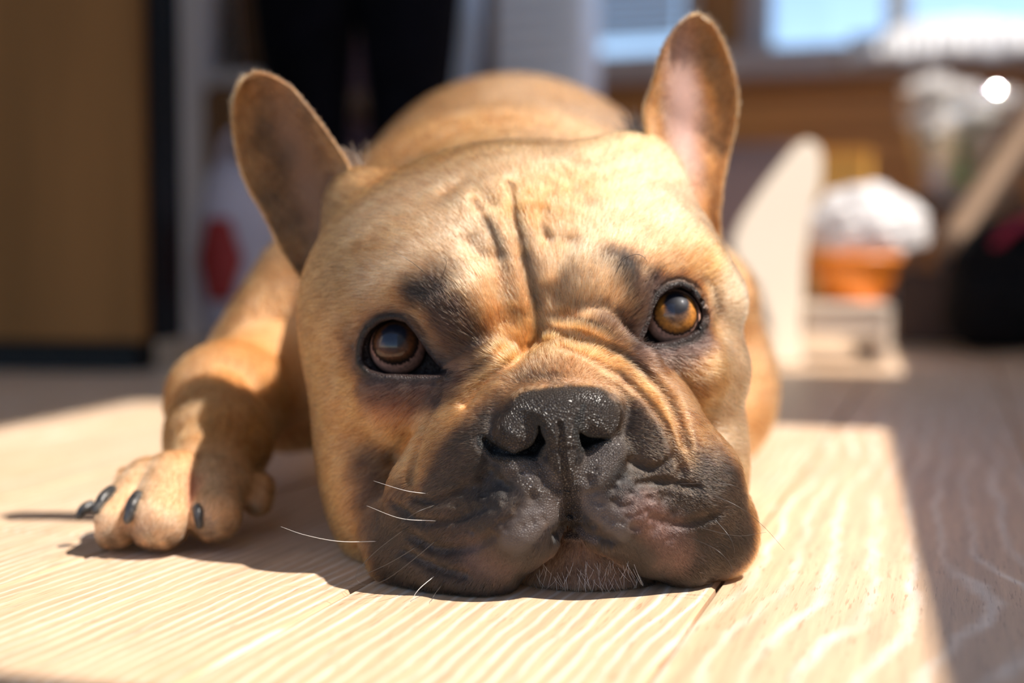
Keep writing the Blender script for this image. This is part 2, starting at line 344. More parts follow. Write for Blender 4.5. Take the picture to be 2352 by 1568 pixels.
PAW = [  # toe chains: knuckle -> bulb
    [(300, 1135, .600, .0115), (232, 1188, .584, .0098)],
    [(345, 1115, .592, .0120), (264, 1201, .570, .0108)],
    [(400, 1105, .590, .0130), (366, 1192, .566, .0126)],
    [(490, 1115, .592, .0110), (492, 1182, .573, .0112)]]
def sdf_body(P):
    d = E(P, 1165, 640, .78, (.112, .13, .098))                 # chest
    d = smin(d, E(P, 1180, 560, .93, (.112, .15, .112)), .06)   # loin and rump
    d = smin(d, E(P, 1180, 700, .66, (.075, .07, .070)), .05)   # neck
    d = smin(d, E(P, 1592, 745, 1.16, (.058, .07, .060)), .03)  # right thigh
    d = smin(d, E(P, 880, 840, .95, (.055, .075, .060)), .03)   # left thigh
    d = smin(d, E(P, 1640, 885, .80, (.0345, .05, .037)), .02)  # right shoulder and elbow
    d = smin(d, chain(P, [(1600, 700, .78, .035), (1625, 850, .79, .030)], .01), .02)
    d = smin(d, ell(P, (.0, .95, .072), (.118, .15, .076)), .03)                # belly on the floor
    d = smin(d, ell(P, (-.005, .77, .066), (.100, .12, .068)), .03)
    hl = smin(cap_(P, (.150, 1.10, .040), (.150, .97, .019), .032, .017), cap_(P, (.150, .97, .019), (.147, .935, .015), .017, .0145), .01)
    d = smin(d, hl, .02); hl = smin(cap_(P, (-.115, 1.08, .040), (-.125, .96, .019), .032, .017), cap_(P, (-.125, .96, .019), (-.125, .93, .015), .017, .0145), .01)
    d = smin(d, hl, .02)
    d = smin(d, smin(cap_(P, (.112, .77, .034), (.085, .68, .020), .030, .018), cap_(P, (.085, .68, .020), (.070, .635, .016), .018, .0155), .01), .02)
    # left fore limb: shoulder, upper arm, elbow, forearm, wrist
    d = smin(d, chain(P, [(740, 690, .76, .040), (660, 850, .735, .043)], .01), .03)
    d = smin(d, chain(P, [(590, 880, .70, .026), (520, 920, .672, .0255)], .01), .012)
    d = smin(d, chain(P, [(520, 925, .672, .0255), (505, 1000, .640, .022), (480, 1090, .610, .0185)], .01), .012)
    d = smin(d, E(P, 450, 1120, .600, (.0235, .020, .0125), roll(0)), .008)
    toes = None
    for t in PAW:
        e = chain(P, t, .004); toes = e if toes is None else smin(toes, e, .0018)
    d = smin(d, toes, .005)
    d = smin(d, chain(P, [(590, 1120, .612, .007), (592, 1150, .606, .006)], .01), .004)   # carpal pad
    return d

def poly_sd(P2, poly):
    """signed distance to a polygon in the plane"""
    n = len(poly); d = np.full(len(P2), 1e9, f32); s = np.ones(len(P2), f32)
    for i in range(n):
        a, b = poly[i], poly[i - 1]; e = b - a; wv = P2 - a
        t = np.clip((wv @ e) / (e @ e), 0, 1)[:, None]; q = wv - e * t; d = np.minimum(d, (q * q).sum(1))
        c1 = P2[:, 1] >= a[1]; c2 = P2[:, 1] < b[1]; c3 = e[0] * wv[:, 1] > e[1] * wv[:, 0]
        s = np.where((c1 & c2 & c3) | (~c1 & ~c2 & ~c3), -s, s)
    return s * np.sqrt(d)
EYES = [dict(c=(914, 797, .5400), r=.0112, iris=(903, 775), gaze=None,
             poly=[(832, 803), (838, 778), (852, 757), (875, 740), (902, 734), (930, 741), (953, 766), (970, 792), (986, 813), (1004, 834), (1028, 853), (996, 858), (940, 858), (884, 857), (850, 848), (832, 828)]),
        dict(c=(1545, 727, .5420), r=.0112, iris=(1556, 713), gaze=None,
             poly=[(1469, 785), (1482, 765), (1492, 740), (1500, 711), (1514, 685), (1537, 666), (1563, 659), (1588, 671), (1603, 692), (1613, 708), (1615, 730), (1602, 758), (1575, 773), (1541, 782), (1501, 788)])]
for e in EYES:
    e['C'] = at(*e['c']).astype(f32); Y = e['c'][2]
    e['P3'] = np.array([at(x, y, Y) for x, y in e['poly']], f32)
    fwd = np.array((0, 0, CAMH)) - e['C']; fwd /= np.linalg.norm(fwd)
    rt = np.cross((0, 0, 1.0), -fwd) * -1; rt = np.cross(-fwd, (0, 0, 1.0)); rt /= np.linalg.norm(rt); upv = np.cross(rt, -fwd)
    e['F'], e['R'], e['Uv'] = fwd.astype(f32), rt.astype(f32), upv.astype(f32)
    e['poly2'] = np.stack([(e['P3'] - e['C']) @ e['R'], (e['P3'] - e['C']) @ e['Uv']], 1)
def eye_lids(P, d):
    for e in EYES:
        m = ((P - e['C']) ** 2).sum(1) < .035 ** 2
        if not m.any(): continue
        Q = P[m] - e['C']; q2 = np.stack([Q @ e['R'], Q @ e['Uv']], 1); z = Q @ e['F']; ps = poly_sd(q2, e['poly2'])
        dd = d[m]
        ball = np.linalg.norm(Q, axis=1) - e['r']
        # lids wrap round the ball
        lid = smax(ball - .0030, -(z + .004), .002)
        lid = smax(lid, ps - .0065, .003)
        dd = smin(dd, lid, .006)
        hole = smax(ps, -(z - .001), .001)                     # prism through the lids down to the socket
        dd = smax(dd, -hole, .0016)
        dd = smax(dd, -(ball - .0004), .0008)
        d = d.copy(); d[m] = dd
    return d

BRUSH = []      # (points 3D, width, depth) depth>0 carves
from concurrent.futures import ThreadPoolExecutor
POOL = ThreadPoolExecutor(4)
def culled(f, lo, hi, P):
    """f only near its own box, elsewhere the distance to that box"""
    c = (np.asarray(lo) + hi) / 2; e = (np.asarray(hi, float) - lo) / 2
    q = np.abs(P - c.astype(f32)) - e.astype(f32); d = np.linalg.norm(np.maximum(q, 0), axis=1) + .016
    m = d < .0161
    if m.any(): d[m] = f(P[m])
    return d
def sdf_base(P):
    P = P.astype(f32); n = len(P)
    if n < 20000: return sdf_base_(P)
    return np.concatenate(list(POOL.map(sdf_base_, np.array_split(P, max(4, n // 40000)))))
def sdf_base_(P):
    h = culled(sdf_head, (-.125, .455, -.03), (.125, .70, .19), P)
    m = culled(sdf_muzzle, (-.09, .455, -.03), (.11, .60, .12), P)
    m = smin(m, culled(sdf_chin, (-.03, .47, -.02), (.075, .57, .055), P), .0015)
    h = smin(h, m, .0035)
    h = smin(h, culled(subnasal, (-.02, .47, .02), (.06, .52, .08), P), .005)
    h = smin(h, culled(sdf_nose, (-.03, .46, .02), (.07, .54, .11), P), .0022)
    h = smax(h, -culled(nostrils, (-.02, .46, .03), (.06, .50, .09), P), .0011)
    h = eye_lids(P, h)
    b = culled(sdf_body, (-.22, .54, -.03), (.18, 1.14, .29), P)
    d = smin(h, b, .012)
    return smax(d, -P[:, 2] + .0006, .004)
def seg_dist(P, pts):
    d = np.full(len(P), 1e9, f32)
    for a, b in zip(pts[:-1], pts[1:]): d = np.minimum(d, cap_(P, a, b, 0, 0))
    return d
def sdf(P):
    d = sdf_base(P)
    for pts, wd, dp in BRUSH:
        c = pts.mean(0); R = np.abs(pts - c).max() * 1.8 + wd * 3
        m = ((P - c) ** 2).sum(1) < R * R
        if m.any():
            s = seg_dist(P[m].astype(f32), pts); d[m] += dp * np.exp(-(s / wd) ** 2)
    return d
def raycast(pts, f=None):
    """march from the lens towards measured points until the skin is met"""
    f = f or sdf_base
    o = np.array((0, 0, CAMH)); D = np.array([at(x, y, 1.0) - o for x, y in pts]); D /= np.linalg.norm(D, axis=1)[:, None]
    t = np.full(len(D), .40)
    for _ in range(45): t += np.clip(f(o + D * t[:, None]), -.01, .03) * .85
    return (o + D * t[:, None])
PEND = []
def stroke(pts, wd, dp, n=None, taper=False):
    p = curve_pts([(x, y) for x, y in pts], n or max(4, 2 * len(pts))) if len(pts) > 2 else np.array(pts, float)
    PEND.append((p, wd, dp))

# wrinkles of brow, bridge, muzzle (positive: furrow, negative: ridge)
stroke([(1175, 430), (1182, 480), (1190, 520), (1205, 580), (1222, 650), (1235, 720), (1238, 770)], .0016, .0030)
stroke([(1205, 600), (1225, 670), (1238, 730), (1240, 780)], .0026, .0028)
stroke([(1095, 470), (1125, 515), (1140, 550), (1152, 590)], .0018, .0020)
stroke([(1250, 490), (1246, 515), (1258, 550)], .0018, .0024)
stroke([(1265, 430), (1255, 470), (1250, 490)], .0035, .0012)
stroke([(1310, 560), (1292, 620), (1285, 680)], .004, .0016)
stroke([(1150, 600), (1155, 680), (1160, 740)], .0045, .0016)
stroke([(1085, 560), (1130, 620), (1150, 680)], .004, .0014)
stroke([(1030, 440), (1080, 420), (1130, 470)], .004, .0010)
stroke([(1300, 400), (1340, 430), (1350, 470)], .004, .0010)
stroke([(1130, 500), (1165, 560), (1190, 640), (1205, 700)], .0035, -.0014)
stroke([(1210, 480), (1228, 560), (1260, 640)], .0035, -.0014)
stroke([(1290, 732), (1350, 742), (1400, 768)], .0018, .0018)
stroke([(1255, 762), (1330, 772), (1400, 798), (1480, 850), (1540, 930), (1572, 1020)], .0019, .0034)
stroke([(1290, 800), (1350, 824), (1430, 866), (1500, 938), (1542, 1010), (1562, 1080)], .0018, .0022)
stroke([(1240, 780), (1200, 822), (1150, 850), (1105, 885), (1070, 925)], .0018, .0026)
stroke([(1030, 862), (1015, 900), (985, 965), (958, 1040), (945, 1095)], .0022, .0034)
stroke([(1170, 800), (1100, 845), (1045, 878)], .0020, .0022)
for pl in ([(812, 790), (824, 758), (852, 728), (902, 716), (950, 728), (985, 768)], [(1490, 700), (1508, 668), (1545, 642), (1590, 650), (1622, 690)]):
    stroke(pl, .0010, .0012)
for e in EYES:
    pl = [(x, y) for x, y in e['poly']]; cx = sum(p[0] for p in pl) / len(pl); cy = sum(p[1] for p in pl) / len(pl)
    stroke([(x + (x - cx) * .10, y + (y - cy) * .16) for x, y in pl + pl[:1]], .0013, -.0009)
# philtrum and lips
stroke([(1286, 975), (1290, 1020), (1297, 1080), (1304, 1140), (1310, 1205)], .0008, .0045)
stroke([(1262, 1030), (1290, 1033), (1318, 1030)], .0008, .0006)
stroke([(1240, 1060), (1260, 1105), (1285, 1125)], .0009, .0012)
# flew wrinkles
for s in ([(905, 1150), (960, 1190), (1030, 1195), (1110, 1165)], [(950, 1230), (1010, 1258), (1080, 1255), (1130, 1230)],
          [(960, 1140), (1010, 1150), (1070, 1120)], [(930, 1265), (1010, 1300), (1070, 1318)],
          [(1470, 1110), (1530, 1105), (1600, 1118)], [(1500, 1190), (1560, 1205), (1640, 1185)], [(1450, 1060), (1500, 1075), (1545, 1050)]):
    stroke(s, .0016, .0027)
stroke([(1275, 1222), (1310, 1208), (1350, 1222), (1400, 1240)], .0016, .0040)
stroke([(1030, 880), (985, 960), (905, 1040)], .003, .0012)
# whisker-bed dimples
for k in range(110):
    s = -1 if k % 2 else 1
    x = 1300 + s * (45 + 210 * rng.random()); y = 1075 + 140 * rng.random() + abs(x - 1300) * .18 * rng.random()
    PEND.append((np.array([(x, y), (x + 1, y)]), .0010 + .0007 * rng.random(), .0007))
# toe splits and limb folds
stroke([(520, 830), (560, 850), (600, 910)], .004, .003)

_hit = raycast(np.vstack([p for p, _, _ in PEND])).astype(f32); _k = 0
for p, wd, dp in PEND: BRUSH.append((_hit[_k:_k + len(p)], wd, dp)); _k += len(p)

def surface_nets():
    vox = .0025; lo = np.array((-.175, .462, -.004)); hi = np.array((.165, 1.12, .262))
    n = np.ceil((hi - lo) / vox).astype(int) // 8 * 8 + 9
    cn = (n - 1) // 8 + 1
    gx, gy, gz = [lo[i] + np.arange(cn[i]) * vox * 8 for i in range(3)]
    CP = np.stack(np.meshgrid(gx, gy, gz, indexing='ij'), -1).reshape(-1, 3)
    cd = sdf_base(CP).reshape(cn)
    near = np.abs(cd) < .030
    blk = np.zeros(cn, bool)
    for dx in (0, 1):
        for dy in (0, 1):
            for dz in (0, 1):
                blk[:cn[0] - 1, :cn[1] - 1, :cn[2] - 1] |= near[dx:cn[0] - 1 + dx, dy:cn[1] - 1 + dy, dz:cn[2] - 1 + dz]
    r = np.arange(9)
    off = np.stack(np.meshgrid(r, r, r, indexing='ij'), -1).reshape(-1, 3)
    # sign fill by the nearest coarse sample, then exact values in the near blocks
    idx = [np.minimum((np.arange(n[i]) + 4) // 8, cn[i] - 1) for i in range(3)]
    F = cd[np.ix_(*idx)].astype(f32)
    B = np.argwhere(blk); 
    for s in range(0, len(B), 400):
        I = (B[s:s + 400, None, :] * 8 + off[None]).reshape(-1, 3)
        ok = (I < n).all(1); I = I[ok]
        F[I[:, 0], I[:, 1], I[:, 2]] = sdf(lo + I * vox)
    ins = F < 0
    c = ins[:-1, :-1, :-1].astype(np.int8)
    tot = np.zeros_like(c)
    for dx in (0, 1):
        for dy in (0, 1):
            for dz in (0, 1): tot += ins[dx:n[0] - 1 + dx, dy:n[1] - 1 + dy, dz:n[2] - 1 + dz]
    act = (tot > 0) & (tot < 8); cells = np.argwhere(act)
    vid = np.full(act.shape, -1, np.int64); vid[tuple(cells.T)] = np.arange(len(cells))
    acc = np.zeros((len(cells), 3)); cnt = np.zeros(len(cells))
    corners = np.array([(a, b, c_) for a in (0, 1) for b in (0, 1) for c_ in (0, 1)])
    for i in range(8):
        for j in range(i + 1, 8):
            if np.abs(corners[i] - corners[j]).sum() != 1: continue
            A = cells + corners[i]; Bc = cells + corners[j]; fa = F[tuple(A.T)]; fb = F[tuple(Bc.T)]
            m = (fa < 0) != (fb < 0); t = (fa / (fa - fb + 1e-20))[m]
            acc[m] += A[m] + (Bc[m] - A[m]) * t[:, None]; cnt[m] += 1
    verts = lo + acc / cnt[:, None] * vox
    quads = []
    for ax in range(3):
        sh = [slice(None)] * 3; sh[ax] = slice(0, -1); sh2 = [slice(None)] * 3; sh2[ax] = slice(1, None)
        a = ins[tuple(sh)]; b = ins[tuple(sh2)]; e = np.argwhere(a != b); flip = a[tuple(e.T)]
        o1, o2 = [(1, 2), (2, 0), (0, 1)][ax]
        ok = (e[:, o1] > 0) & (e[:, o2] > 0) & (e[:, o1] < n[o1] - 1) & (e[:, o2] < n[o2] - 1); e = e[ok]; flip = flip[ok]
        d1 = np.zeros(3, int); d1[o1] = 1; d2 = np.zeros(3, int); d2[o2] = 1
        q = np.stack([vid[tuple((e - d1 - d2).T)], vid[tuple((e - d2).T)], vid[tuple(e.T)], vid[tuple((e - d1).T)]], 1)
        q[~flip] = q[~flip][:, ::-1]; quads.append(q)
    quads = np.vstack(quads); quads = quads[(quads >= 0).all(1)]
    return verts, quads
def grad(P, h=.0003, f=None):
    f = f or sdf; g = np.zeros_like(P)
    for k in ((1, 1, 1), (1, -1, -1), (-1, 1, -1), (-1, -1, 1)):
        k = np.array(k, float); g += k * f(P + k * h)[:, None]
    return g / (4 * h)
def project(P, it=2):
    for _ in range(it):
        d = sdf(P); g = grad(P); g2 = np.maximum((g * g).sum(1), .25)
        P = P - g * np.clip(d / g2, -.003, .003)[:, None]
    return P
import time as _t
T0 = _t.time()
verts, quads = surface_nets()
print('nets', len(verts), len(quads), _t.time() - T0)
# keep the largest island
def largest(verts, quads):
    lab = np.arange(len(verts))
    for _ in range(400):
        m = lab[quads].min(1); new = lab.copy()
        for c in range(4): np.minimum.at(new, quads[:, c], m)
        new = new[new]
        if (new == lab).all(): break
        lab = new
    ids, ct = np.unique(lab, return_counts=True); keep = lab == ids[ct.argmax()]
    mp = np.cumsum(keep) - 1; q = quads[keep[quads].all(1)]; return verts[keep], mp[q]
verts, quads = largest(verts, quads)
verts = project(verts, 1)
print('largest', len(verts), _t.time() - T0)
# refine the face: catmull-free 1->4 split of quads in the region, closed with bmesh
bm = bmesh.new()
me = bpy.data.meshes.new('t'); me.from_pydata(verts.tolist(), [], quads.tolist()); bm.from_mesh(me); bpy.data.meshes.remove(me)
lens = np.array((0, 0, CAMH))
PHIL = raycast([(1286, 985), (1290, 1020), (1297, 1080), (1304, 1140), (1310, 1205)]).astype(f32)
for lvl in range(3):
    bm.edges.ensure_lookup_table(); bm.verts.ensure_lookup_table()
    co = np.array([v.co[:] for v in bm.verts]); ei = np.array([(e.verts[0].index, e.verts[1].index) for e in bm.edges])
    # pixel position of every vertex only decides how fine the mesh is
    xy = co[:, [0, 2]]
    if lvl == 0: sel = (co[:, 1] < .60) & (co[:, 0] > -.11) & (co[:, 0] < .10) | (co[:, 0] < -.11) & (co[:, 1] < .63)
    elif lvl == 2: sel = (co[:, 1] < .52) & (seg_dist(co.astype(f32), PHIL) < .0030)
    else:
        sel = (co[:, 1] < .515) & (np.abs(co[:, 0] - .018) < .036)
        for e in EYES: sel |= (np.linalg.norm(co - e['C'], axis=1) < .021) & (co[:, 1] < e['C'][1] + .004)
        sel |= (np.linalg.norm(co - at(1225, 640, .53), axis=1) < .030) & (co[:, 1] < .54)
    es = [bm.edges[i] for i in np.nonzero(sel[ei].all(1))[0]]
    bmesh.ops.subdivide_edges(bm, edges=es, cuts=1, use_grid_fill=True)
    bm.verts.ensure_lookup_table()
    co = np.array([v.co[:] for v in bm.verts]); 
    near = (co[:, 1] < .66); near[:len(sel)] &= (lvl == 0)      # only the new vertices move after the first level
    co[near] = project(co[near], 2)
    for v, c in zip(bm.verts, co): v.co = c
    print('level', lvl, len(bm.verts), _t.time() - T0)

# ears: two cupped leaves joined into the same skin
def ear(L, R, Ys, cup, thick, n_s=40, n_t=22):
    """L, R: outline (px,py) from base to tip; Ys depth base..tip; cup: hollow depth"""
    Lc = curve_pts(L, n_s); Rc = curve_pts(R, n_s); fr, bk = [], []
    for i in range(n_s):
        s = i / (n_s - 1); Y = np.interp(s, np.linspace(0, 1, len(Ys)), Ys)
        tip = math.sqrt(max(0., 1 - s ** 3))
        row, rowb = [], []
        for j in range(n_t):
            t = j / (n_t - 1); q = Lc[i] * (1 - t) + Rc[i] * t; c = 4 * t * (1 - t)
            dep = cup(s, t); th = thick * (.25 + .75 * min(1, c * 2.2)) * (.35 + .65 * tip)
            row.append(at(q[0], q[1], Y + dep)); rowb.append(at(q[0], q[1], Y + dep + th))
        fr.append(row); bk.append(rowb)
    return np.array(fr), np.array(bk)
EAR_ID = {}
def add_ear(name, L, R, Ys, cup, thick):
    fr, bk = ear(L, R, Ys, cup, thick); ns, n_t = fr.shape[:2]
    fv = [[bm.verts.new(c) for c in row] for row in fr]; bv = [[bm.verts.new(c) for c in row] for row in bk]
    q = lambda *v: bm.faces.new(v)
    for i in range(ns - 1):
        for j in range(n_t - 1):
            q(fv[i][j], fv[i][j + 1], fv[i + 1][j + 1], fv[i + 1][j]); q(bv[i][j], bv[i + 1][j], bv[i + 1][j + 1], bv[i][j + 1])
        q(fv[i][0], fv[i + 1][0], bv[i + 1][0], bv[i][0]); q(fv[i][-1], bv[i][-1], bv[i + 1][-1], fv[i + 1][-1])
    for j in range(n_t - 1):
        q(fv[-1][j], fv[-1][j + 1], bv[-1][j + 1], bv[-1][j]); q(fv[0][j], bv[0][j], bv[0][j + 1], fv[0][j + 1])
nb_before = len(bm.verts)
# image-left ear
add_ear('l', [(690, 640), (655, 590), (610, 500), (562, 410), (540, 320), (537, 240), (560, 185), (585, 168)],
        [(760, 560), (800, 470), (802, 392), (755, 312), (700, 240), (665, 200), (620, 175), (590, 168)],
        [.598, .603, .603, .600], lambda s, t: .013 * (4 * t * (1 - t)) ** .8 * (1 - s ** 2) + (.018 * (1 - t) - .004 * t * (1 - s)) * (1 - s ** 4), .0045)
# image-right ear
add_ear('r', [(1540, 480), (1495, 350), (1478, 262), (1500, 190), (1520, 120), (1550, 70), (1580, 42), (1598, 34)],
        [(1650, 560), (1655, 460), (1668, 380), (1688, 290), (1692, 210), (1672, 130), (1640, 62), (1606, 34)],
        [.598, .606, .606, .602], lambda s, t: .011 * (4 * t * (1 - t)) ** .8 * (1 - s ** 2) + (.020 * t - .008 * (1 - t)) * (1 - s ** 4), .0045)
bm.verts.ensure_lookup_table()
ear_mask = np.zeros(len(bm.verts), bool); ear_mask[nb_before:] = True
bmesh.ops.recalc_face_normals(bm, faces=bm.faces)
dm = bpy.data.meshes.new('dog'); bm.to_mesh(dm); bm.free()
dm.polygons.foreach_set('use_smooth', [True] * len(dm.polygons))
dog = bpy.data.objects.new('dog', dm); link(dog)
tag(dog, 'fawn short-haired dog with black muzzle lying with its chin on the floor', 'dog')
print('dog mesh', len(dm.vertices), _t.time() - T0)

def eyeball(e):
    C = e['C'].astype(float); ir = at(e['iris'][0], e['iris'][1], e['c'][2] - e['r'])
    g = ir - C; g /= np.linalg.norm(g); r = e['r']; n_t, n_p = 64, 48
    a = np.cross(g, (0, 0, 1)); a /= np.linalg.norm(a); b = np.cross(a, g)
    vs, fs = [C + g * (r * 1.045)], []
    ic = .0087 / r; ia = math.asin(ic)
    for i in range(1, n_t):
        th = math.pi * i / n_t * (1 if True else 1)
        bulge = 0.05 * max(0., 1 - (th / (ia * 1.08)) ** 2)
        for k in range(n_p):
            ph = 2 * math.pi * k / n_p; vs.append(C + r * (1 + bulge) * (math.cos(th) * g + math.sin(th) * (math.cos(ph) * a + math.sin(ph) * b)))
    vs.append(C - g * r); fs += [(0, 1 + (k + 1) % n_p, 1 + k) for k in range(n_p)]
    for i in range(n_t - 2):
        o = 1 + i * n_p; fs += [(o + k, o + (k + 1) % n_p, o + n_p + (k + 1) % n_p, o + n_p + k) for k in range(n_p)]
    o = 1 + (n_t - 2) * n_p; fs += [(o + k, o + (k + 1) % n_p, len(vs) - 1) for k in range(n_p)]
    o = mesh_obj('eyeball', vs, fs, None, dog)
    M = Matrix((( a[0], b[0], g[0]), (a[1], b[1], g[1]), (a[2], b[2], g[2]))).to_4x4(); M.translation = C
    o.data.transform(M.inverted()); o.matrix_basis = M
    return o
eyes = [eyeball(e) for e in EYES]
# ------------------------------------------------------------------ coat colours, painted on the skin in 3-D
NV = len(dm.vertices); VC = np.empty(NV * 3, f32); dm.vertices.foreach_get('co', VC); VC = VC.reshape(-1, 3)
VN = np.empty(NV * 3, f32); dm.vertices.foreach_get('normal', VN); VN = VN.reshape(-1, 3)
TAN = (.57, .275, .098); CREAM = (.80, .56, .35); DEEP = (.45, .165, .036); BROWN = (.065, .034, .020)
BLACK = (.016, .012, .010); SLATE = (.085, .070, .064); PINK = (.50, .27, .22); MAUVE = (.11, .062, .052)
def wob(P, s, seed=0):
    """smooth pseudo-random field in -1..1"""
    r = np.random.default_rng(seed); o = np.zeros(len(P), f32)
    for k in range(6):
        a = r.normal(size=3) * s * (1 + .5 * k); o += np.sin(P @ a.astype(f32) + r.random() * 6.28) / (1 + .4 * k)
    return o / 2.6
COL = np.tile(np.array(TAN, f32), (NV, 1)); LEN = np.full(NV, .0058, f32); WET = np.zeros(NV, f32)
COL += (wob(VC, 90, 3) * .05)[:, None] * np.array((1, .8, .5), f32)
# strands are paler on the chest side and flanks
FR = VC[:, 1] < .66
IDX = np.nonzero(FR & ~ear_mask)[0]; PF = VC[IDX]
_surf = lambda pts: raycast(pts).astype(f32)
def mask_of(P, pts, r, soft):
    if len(pts) > 2: p = curve_pts(pts, 2 * len(pts))
    else: p = np.array(pts, float)
    q = _surf(p) if len(p) > 1 else np.repeat(_surf(p), 2, 0) + np.array([[0, 0, 0], [1e-5, 0, 0]], f32)
    d = seg_dist(P, q) + wob(P, 420, 5) * soft * .25
    t = np.clip((r + soft - d) / (2 * soft), 0, 1); return t * t * (3 - 2 * t)
def paint(pts, r, soft, col, a=1.0):
    m = (mask_of(PF, pts, r, soft) * a)[:, None]; COL[IDX] = COL[IDX] * (1 - m) + np.array(col, f32) * m
def setlen(pts, r, soft, L, arr=None):
    arr = LEN if arr is None else arr
    m = mask_of(PF, pts, r, soft); arr[IDX] = arr[IDX] * (1 - m) + L * m
# pale forehead and cheeks: bright highlights painted in as cream
paint([(1050, 560), (1130, 620)], .018, .012, CREAM, .45)
paint([(1330, 620), (1400, 560), (1560, 420)], .020, .014, CREAM, .55)
paint([(1680, 700), (1680, 1000)], .014, .008, CREAM, .55)
paint([(860, 640), (930, 600)], .008, .006, CREAM, .5); paint([(850, 500), (1000, 430), (1180, 380), (1400, 370)], .014, .014, CREAM, .4)
paint([(760, 480), (740, 640), (790, 700)], .016, .014, (.46, .27, .125), .6)
paint([(780, 620), (870, 570)], .005, .008, (.30, .17, .08), .5)
paint([(1170, 640), (1150, 760)], .010, .010, DEEP, .55)
paint([(1290, 700), (1270, 780)], .010, .010, DEEP, .6)
# dark strokes of the frown: brown fur mark plus painted crease shadow
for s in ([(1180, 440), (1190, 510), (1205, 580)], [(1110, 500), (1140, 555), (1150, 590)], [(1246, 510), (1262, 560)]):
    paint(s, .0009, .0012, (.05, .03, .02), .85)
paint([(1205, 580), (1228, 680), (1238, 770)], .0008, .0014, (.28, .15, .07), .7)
paint([(1330, 440), (1345, 460)], .002, .004, BROWN, .45); paint([(1045, 445), (1020, 470)], .003, .004, BROWN, .3)
# muzzle mask
paint([(1290, 860), (1180, 880), (1060, 1010)], .006, .010, (.36, .19, .09), .7)
paint([(1290, 860), (1400, 860), (1530, 1010)], .006, .010, (.36, .19, .09), .7)
paint([(1290, 1010), (1180, 1000), (1100, 1070), (1030, 1150), (970, 1240)], .0175, .0075, BLACK, .96)
paint([(1290, 1010), (1400, 990), (1470, 1050), (1560, 1120), (1630, 1200)], .0175, .0075, BLACK, .96)
paint([(1180, 1120), (1100, 1290)], .018, .007, BLACK, .95)
paint([(870, 1200), (900, 1290), (1000, 1330), (1120, 1350)], .013, .007, (.055, .038, .028), .95); paint([(1680, 1140), (1690, 1230), (1620, 1300)], .012, .007, (.06, .045, .035), .9)
paint([(1420, 1110), (1560, 1250)], .018, .007, BLACK, .95)
paint([(1030, 1050), (980, 1130), (1010, 1080)], .007, .007, (.12, .07, .035), .6)
paint([(1500, 1040), (1560, 1100)], .008, .008, (.12, .075, .04), .6)
paint([(1040, 1215), (960, 1290)], .006, .008, (.07, .04, .025), .6)
paint([(1080, 1270), (1150, 1320)], .006, .007, MAUVE, .65)
paint([(1480, 1170), (1530, 1230), (1570, 1290)], .007, .007, MAUVE, .75)
paint([(850, 1100), (850, 1180)], .009, .010, (.11, .065, .04), .75)
paint([(1640, 1040), (1660, 1140)], .009, .009, (.14, .09, .06), .75)
paint([(1345, 1320), (1300, 1310), (1400, 1310)], .017, .005, (.15, .10, .072), .9)
paint([(1290, 1235), (1380, 1240)], .003, .003, SLATE, .8)
paint([(1150, 1340), (1200, 1290), (1250, 1235), (1308, 1185), (1380, 1225), (1450, 1262), (1520, 1310)], .0065, .004, (.024, .018, .016), .97)
paint([(1290, 1130), (1310, 1190)], .010, .005, BLACK, .95)
paint([(1175, 838), (1090, 895), (1018, 985), (975, 1062), (948, 1115)], .0042, .0028, (.56, .27, .09), .85)
paint([(1305, 782), (1400, 822), (1480, 885), (1538, 955), (1572, 1050)], .0036, .0028, (.56, .27, .09), .85)
paint([(1150, 862), (1290, 838), (1430, 872)], .0035, .004, (.42, .22, .10), .7)
W_ = (.030, .021, .016)
paint([(900, 1180), (930, 1290), (1010, 1330), (1120, 1340)], .0165, .006, W_, .85); paint([(850, 1330), (1000, 1362), (1140, 1366)], .010, .004, W_, .9)
paint([(1660, 1120), (1680, 1210), (1600, 1290), (1540, 1310)], .0145, .006, W_, .85); paint([(1520, 1335), (1620, 1322), (1700, 1265)], .010, .004, W_, .9)
paint([(1310, 1195), (1300, 1210)], .0085, .003, BLACK, 1); paint([(1180, 1345), (1230, 1290), (1290, 1225)], .005, .003, W_, .95); paint([(1340, 1225), (1430, 1275), (1500, 1330)], .005, .003, W_, .95)
paint([(1030, 1060), (1010, 1140)], .012, .008, (.045, .03, .02), .7); paint([(1530, 1050), (1600, 1120)], .011, .008, (.045, .03, .02), .7)
paint([(1090, 1280), (1150, 1310)], .005, .006, MAUVE, .5); paint([(1490, 1180), (1530, 1230), (1560, 1280)], .006, .006, (.15, .08, .065), .6)
paint([(1484, 296), (1520, 318), (1556, 352)], .0016, .0016, BLACK, .9); paint([(792, 400), (748, 450), (712, 525)], .0018, .0018, BLACK, .85)
paint([(850, 1040), (880, 1120), (850, 1180)], .009, .008, (.06, .035, .022), .75)
# brow patches
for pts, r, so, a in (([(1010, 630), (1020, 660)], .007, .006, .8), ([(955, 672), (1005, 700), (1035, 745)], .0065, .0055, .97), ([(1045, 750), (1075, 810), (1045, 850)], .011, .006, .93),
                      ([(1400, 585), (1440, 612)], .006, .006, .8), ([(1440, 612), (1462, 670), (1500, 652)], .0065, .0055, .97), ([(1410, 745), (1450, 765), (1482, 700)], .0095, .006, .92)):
    paint(pts, r, so, BROWN if r > .009 else (.020, .014, .011), a)
